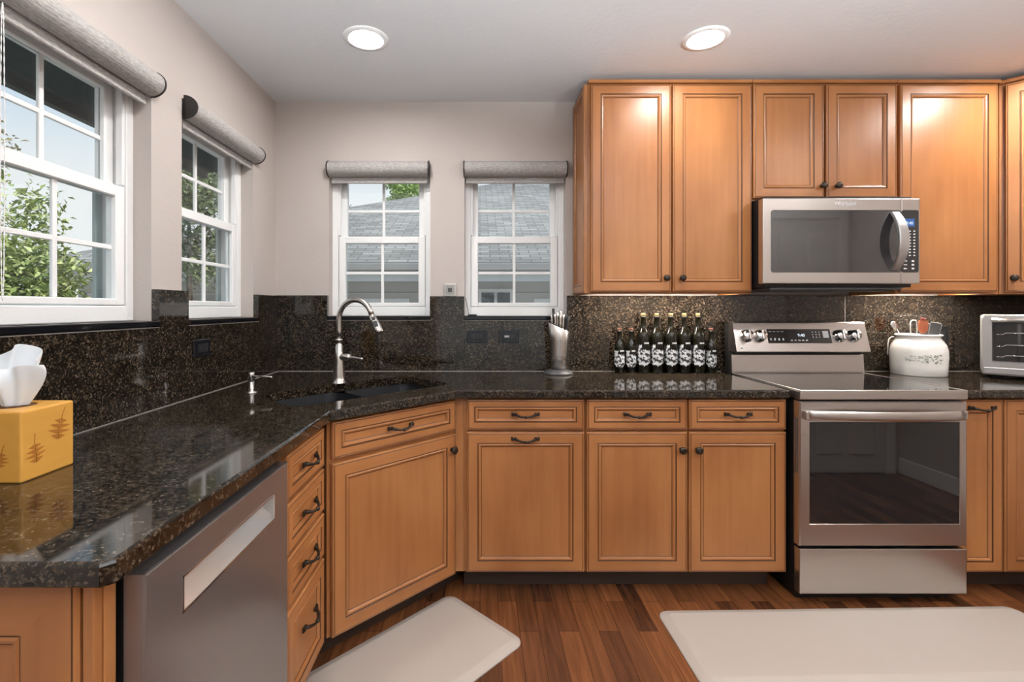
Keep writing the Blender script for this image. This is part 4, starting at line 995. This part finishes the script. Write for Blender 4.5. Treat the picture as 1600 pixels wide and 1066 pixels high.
outlet('black outlet with a pale rocker, right of the pair beside the knife holder', ((794.8-750)*SFY/750, SFY, 1.112), 0, usb=True)
outlet('black upright outlet partly behind the white crock', (2.605, SFY, 1.110), 0, upright=True)
o = thing('wall_plate', 'small silver square control plate on the wall between the back windows', 'wall plate', (-0.171, WY, 1.3745), 0)
b = MB(); b.box(-0.036, 0.036, -0.012, 0, -0.037, 0.037, 0.003, 2); b.done('frame', 'stainless_v', o)
b = MB(); b.box(-0.023, 0.023, -0.0135, -0.011, -0.026, 0.026, 0.002); b.done('face', 'grey_paint', o)
b = MB(); b.box(-0.011, 0.012, -0.0145, -0.0135, -0.012, 0.012, 0.0005); b.done('button', 'dark_grey', o)
o = MB().tube([(-0.082, 2.724, 1.330), (-0.074, 2.728, 1.285), (-0.066, 2.735, 1.245), (-0.060, 2.744, 1.2325), (-0.045, 2.752, 1.2315), (-0.03, 2.748, 1.2315), (-0.02, 2.755, 1.2315)], 0.0016, 8)
o.box(-0.070, -0.018, 2.742, 2.754, 1.2265, 1.2365, 0.004, 2)
tag(o.done('cord', 'black_plastic'), 'short black cord lying on the sill of the window beside the wall plate', 'cord')

# ------------------------------------------------------------------ floor mats
def mat(label, cx, cy, hx, hy, rz):
    b = MB(); rings = []
    for ins, z in ((0.0, 0.0), (0.0, 0.004), (0.004, 0.007), (0.032, 0.0170), (0.038, 0.0180)):
        rings.append([(x, y, z) for x, y in rrect(hx-ins, hy-ins, 0.045-ins*0.6, 6)])
    b.loops(rings, smooth=False); tag(b.done('floor_mat', 'mat_beige', None, (cx, cy, 0.0005), (0, 0, R(rz))), label, 'floor mat', 'beige cushioned floor mats')
mat('beige cushioned floor mat lying diagonally in front of the sink cabinet', -0.2345, 1.7205, 0.36, 0.2155, 45)
mat('large beige cushioned floor mat in front of the range', 1.500, 1.816, 0.760, 0.206, 1.2)

# ------------------------------------------------------------------ outside
b = MB(); b.box(-40, 40, -20, 45, -0.75, -0.65); tag(b.done('ground', 'ground_bounce'), 'yard ground outside the windows, made pale to bounce light', 'ground', kind='structure')
b = MB(); b.box(-1.95, WX-TH, REAR-0.4, WY+0.7, 2.245, 2.29); b.box(-1.99, -1.95, REAR-0.4, WY+0.7, 2.20, 2.44); tag(b.done('trim_1', 'soffit_shade'), 'shade-coloured roof eave above the left windows outside', 'eave', kind='structure')

def tree(label, loc, blobs, nleaf, leaf, mat, trunk, seed, flatness=0.6):
    o = thing('tree', label, 'tree', loc, 0); rnd = random.Random(seed); b = MB(); t = b.bm
    tot = sum(r[0]*r[1]*r[2] for _, r in blobs)
    for c, r in blobs:
        for i in range(int(nleaf*r[0]*r[1]*r[2]/tot)):
            d = Vector((rnd.gauss(0, 1), rnd.gauss(0, 1), rnd.gauss(0, 1))).normalized()*(0.45+0.55*rnd.random()**0.5)
            # clumped foliage
            p = Vector(c)+Vector((d.x*r[0], d.y*r[1], d.z*r[2])) + Vector((rnd.gauss(0, .05), rnd.gauss(0, .05), rnd.gauss(0, .05)))
            q = Euler((rnd.uniform(-1.0, 1.0), rnd.uniform(-1.0, 1.0), rnd.uniform(0, 6.3))).to_matrix(); L = leaf*rnd.uniform(0.6, 1.25); W_ = L*0.5
            vs = [t.verts.new(p+q @ Vector(v)) for v in ((0, 0, 0), (L*0.5, W_*0.5, L*0.10), (L, 0, 0), (L*0.5, -W_*0.5, L*0.10))]
            t.faces.new((vs[0], vs[1], vs[2])); t.faces.new((vs[0], vs[2], vs[3]))
    b.done('crown', mat, o)
    b = MB()
    for path, r in trunk: b.tube(path, r, 8)
    b.done('trunk', 'bark', o)
rb = random.Random(21)
def cone_blobs(h0, h1, r0, n):
    out = []
    for i in range(n):
        s = i/(n-1); z = h0+(h1-h0)*s; rad = r0*(1-s)**0.8+0.14
        for k in range(max(1, int(6*(1-s))+1)):
            a = rb.uniform(0, 6.28); q = rad*0.72*rb.random()**0.5; out.append(((q*math.cos(a), q*math.sin(a), z+rb.uniform(-.1, .1)), (rad*0.42, rad*0.42, 0.20)))
    return out
tree('leafy green tree close outside the left edge window', (-4.05, 4.15, -0.65), cone_blobs(1.2, 3.05, 1.02, 11), 26000, 0.072, 'leaf_green', [([(0, 0, 0), (0.03, 0, 1.2), (0, 0.02, 2.4)], [0.06, 0.05, 0.02])], 4)
tree('dark leafy tree outside the left wall window next to the corner', (-3.05, 5.0, -0.65), [((rb.uniform(-0.42, 0.42), rb.uniform(-0.4, 0.4), rb.uniform(2.35, 3.75)), (0.26, 0.26, 0.2)) for i in range(24)], 6500, 0.075, 'leaf_dark', [([(0, 0, 0), (0.03, 0, 1.4), (0, 0.03, 2.9)], [0.05, 0.04, 0.015])], 8)
tree('sparse russet tree reaching into the upper sash of the left edge window', (-10.0, 8.6, -0.65), [((rb.uniform(-0.9, 0.75), rb.uniform(-1, 1), rb.uniform(3.5, 5.9)), (0.5, 0.5, 0.4)) for i in range(14)], 1500, 0.13, 'leaf_russet', [([(0, 0, 0), (0.1, 0, 3), (0.2, 0.1, 5.6)], [0.12, 0.09, 0.02]), ([(0.1, 0, 3), (0.7, 0.1, 4.6)], [0.05, 0.015])], 12)
tree('bright green treetop behind the shingled roof', (-3.75, 24.5, -0.65), [((rb.uniform(-0.65, 0.5), rb.uniform(-0.5, 0.5), rb.uniform(6.6, 8.4)), (0.5, 0.5, 0.45)) for i in range(12)], 4000, 0.19, 'leaf_bright', [([(0, 0, 0), (0, 0, 7.6)], [0.2, 0.06])], 15)
tree('small dark treetop at the hip of the shingled roof', (-6.55, 23.8, -0.65), [((rb.uniform(-0.4, 0.4), rb.uniform(-0.3, 0.3), rb.uniform(5.2, 6.9)), (0.33, 0.33, 0.33)) for i in range(8)], 900, 0.16, 'leaf_dark', [([(0, 0, 0), (0, 0, 6.0)], [0.14, 0.04])], 16)

# the neighbour's house seen through the back windows
o = thing('house', "neighbour's low house with a grey shingled hip roof behind the back windows", 'house', (0, 6.0, 0), 0)
xc, xr, ez, dp, sl = -5.8, 11.0, 1.77, 8.0, 0.42
def roofpts(q): t = bmesh.new(); t.faces.new([t.verts.new(p) for p in q]); return t
rise = sl*dp; length = math.hypot(dp, rise); ang = math.atan2(rise, dp)
t = bmesh.new()      # front slope in its own plane so that courses follow the slope
vs = [(xc, 0), (xr, 0), (xr-dp, length), (xc+dp, length)]
t.faces.new([t.verts.new((x, y, 0)) for x, y in vs])
ret = bmesh.ops.extrude_face_region(t, geom=t.faces[:]); bmesh.ops.translate(t, vec=(0, 0, -0.08), verts=[v for v in ret['geom'] if isinstance(v, bmesh.types.BMVert)]); bmesh.ops.recalc_face_normals(t, faces=t.faces)
b = MB(); b._merge(t); b.done('roof', 'shingles', o, (0, 0, ez+0.08), (ang, 0, 0))
t = bmesh.new(); t.faces.new([t.verts.new((x, y, 0)) for x, y in ((0, 0), (2*dp, 0), (dp, length))]); b = MB(); b._merge(t); b.done('roof', 'shingles', o, (xc, 2*dp, ez+0.08), (ang, 0, R(-90)))
b = MB(); b.box(xc, xr, -0.12, 0.0, ez-0.035, ez+0.055, 0.01); b.box(xc, xr, -0.10, 0.0, ez+0.06, ez+0.075); b.done('gutter', 'gutter', o)
b = MB(); b.box(xc+0.02, xr, 0.001, 0.03, ez-0.16, ez+0.04); b.box(xc+0.02, xr, 0.03, 0.46, ez-0.13, ez-0.10); b.done('fascia', 'fascia', o)
b = MB(); b.box(xc+0.4, xr-0.4, 0.45, 9.0, -0.65, ez-0.10); b.done('wall', 'siding', o)
b = MB(); b.box(-0.02, 0.44, 0.41, 0.449, 0.60, 1.53, 0.004); wf = b.done('window', 'fascia', o)
b = MB(); b.box(0.02, 0.19, 0.400, 0.412, 0.65, 1.48); b.box(0.23, 0.40, 0.400, 0.412, 0.65, 1.48); b.done('pane', 'house_glass', wf)
b = MB(); b.box(-2.1, -0.95, 0.42, 0.449, -0.65, 1.40, 0.004); b.box(0.72, 1.9, 0.42, 0.449, -0.65, 1.40, 0.004); b.done('garage_door', 'fascia', o)
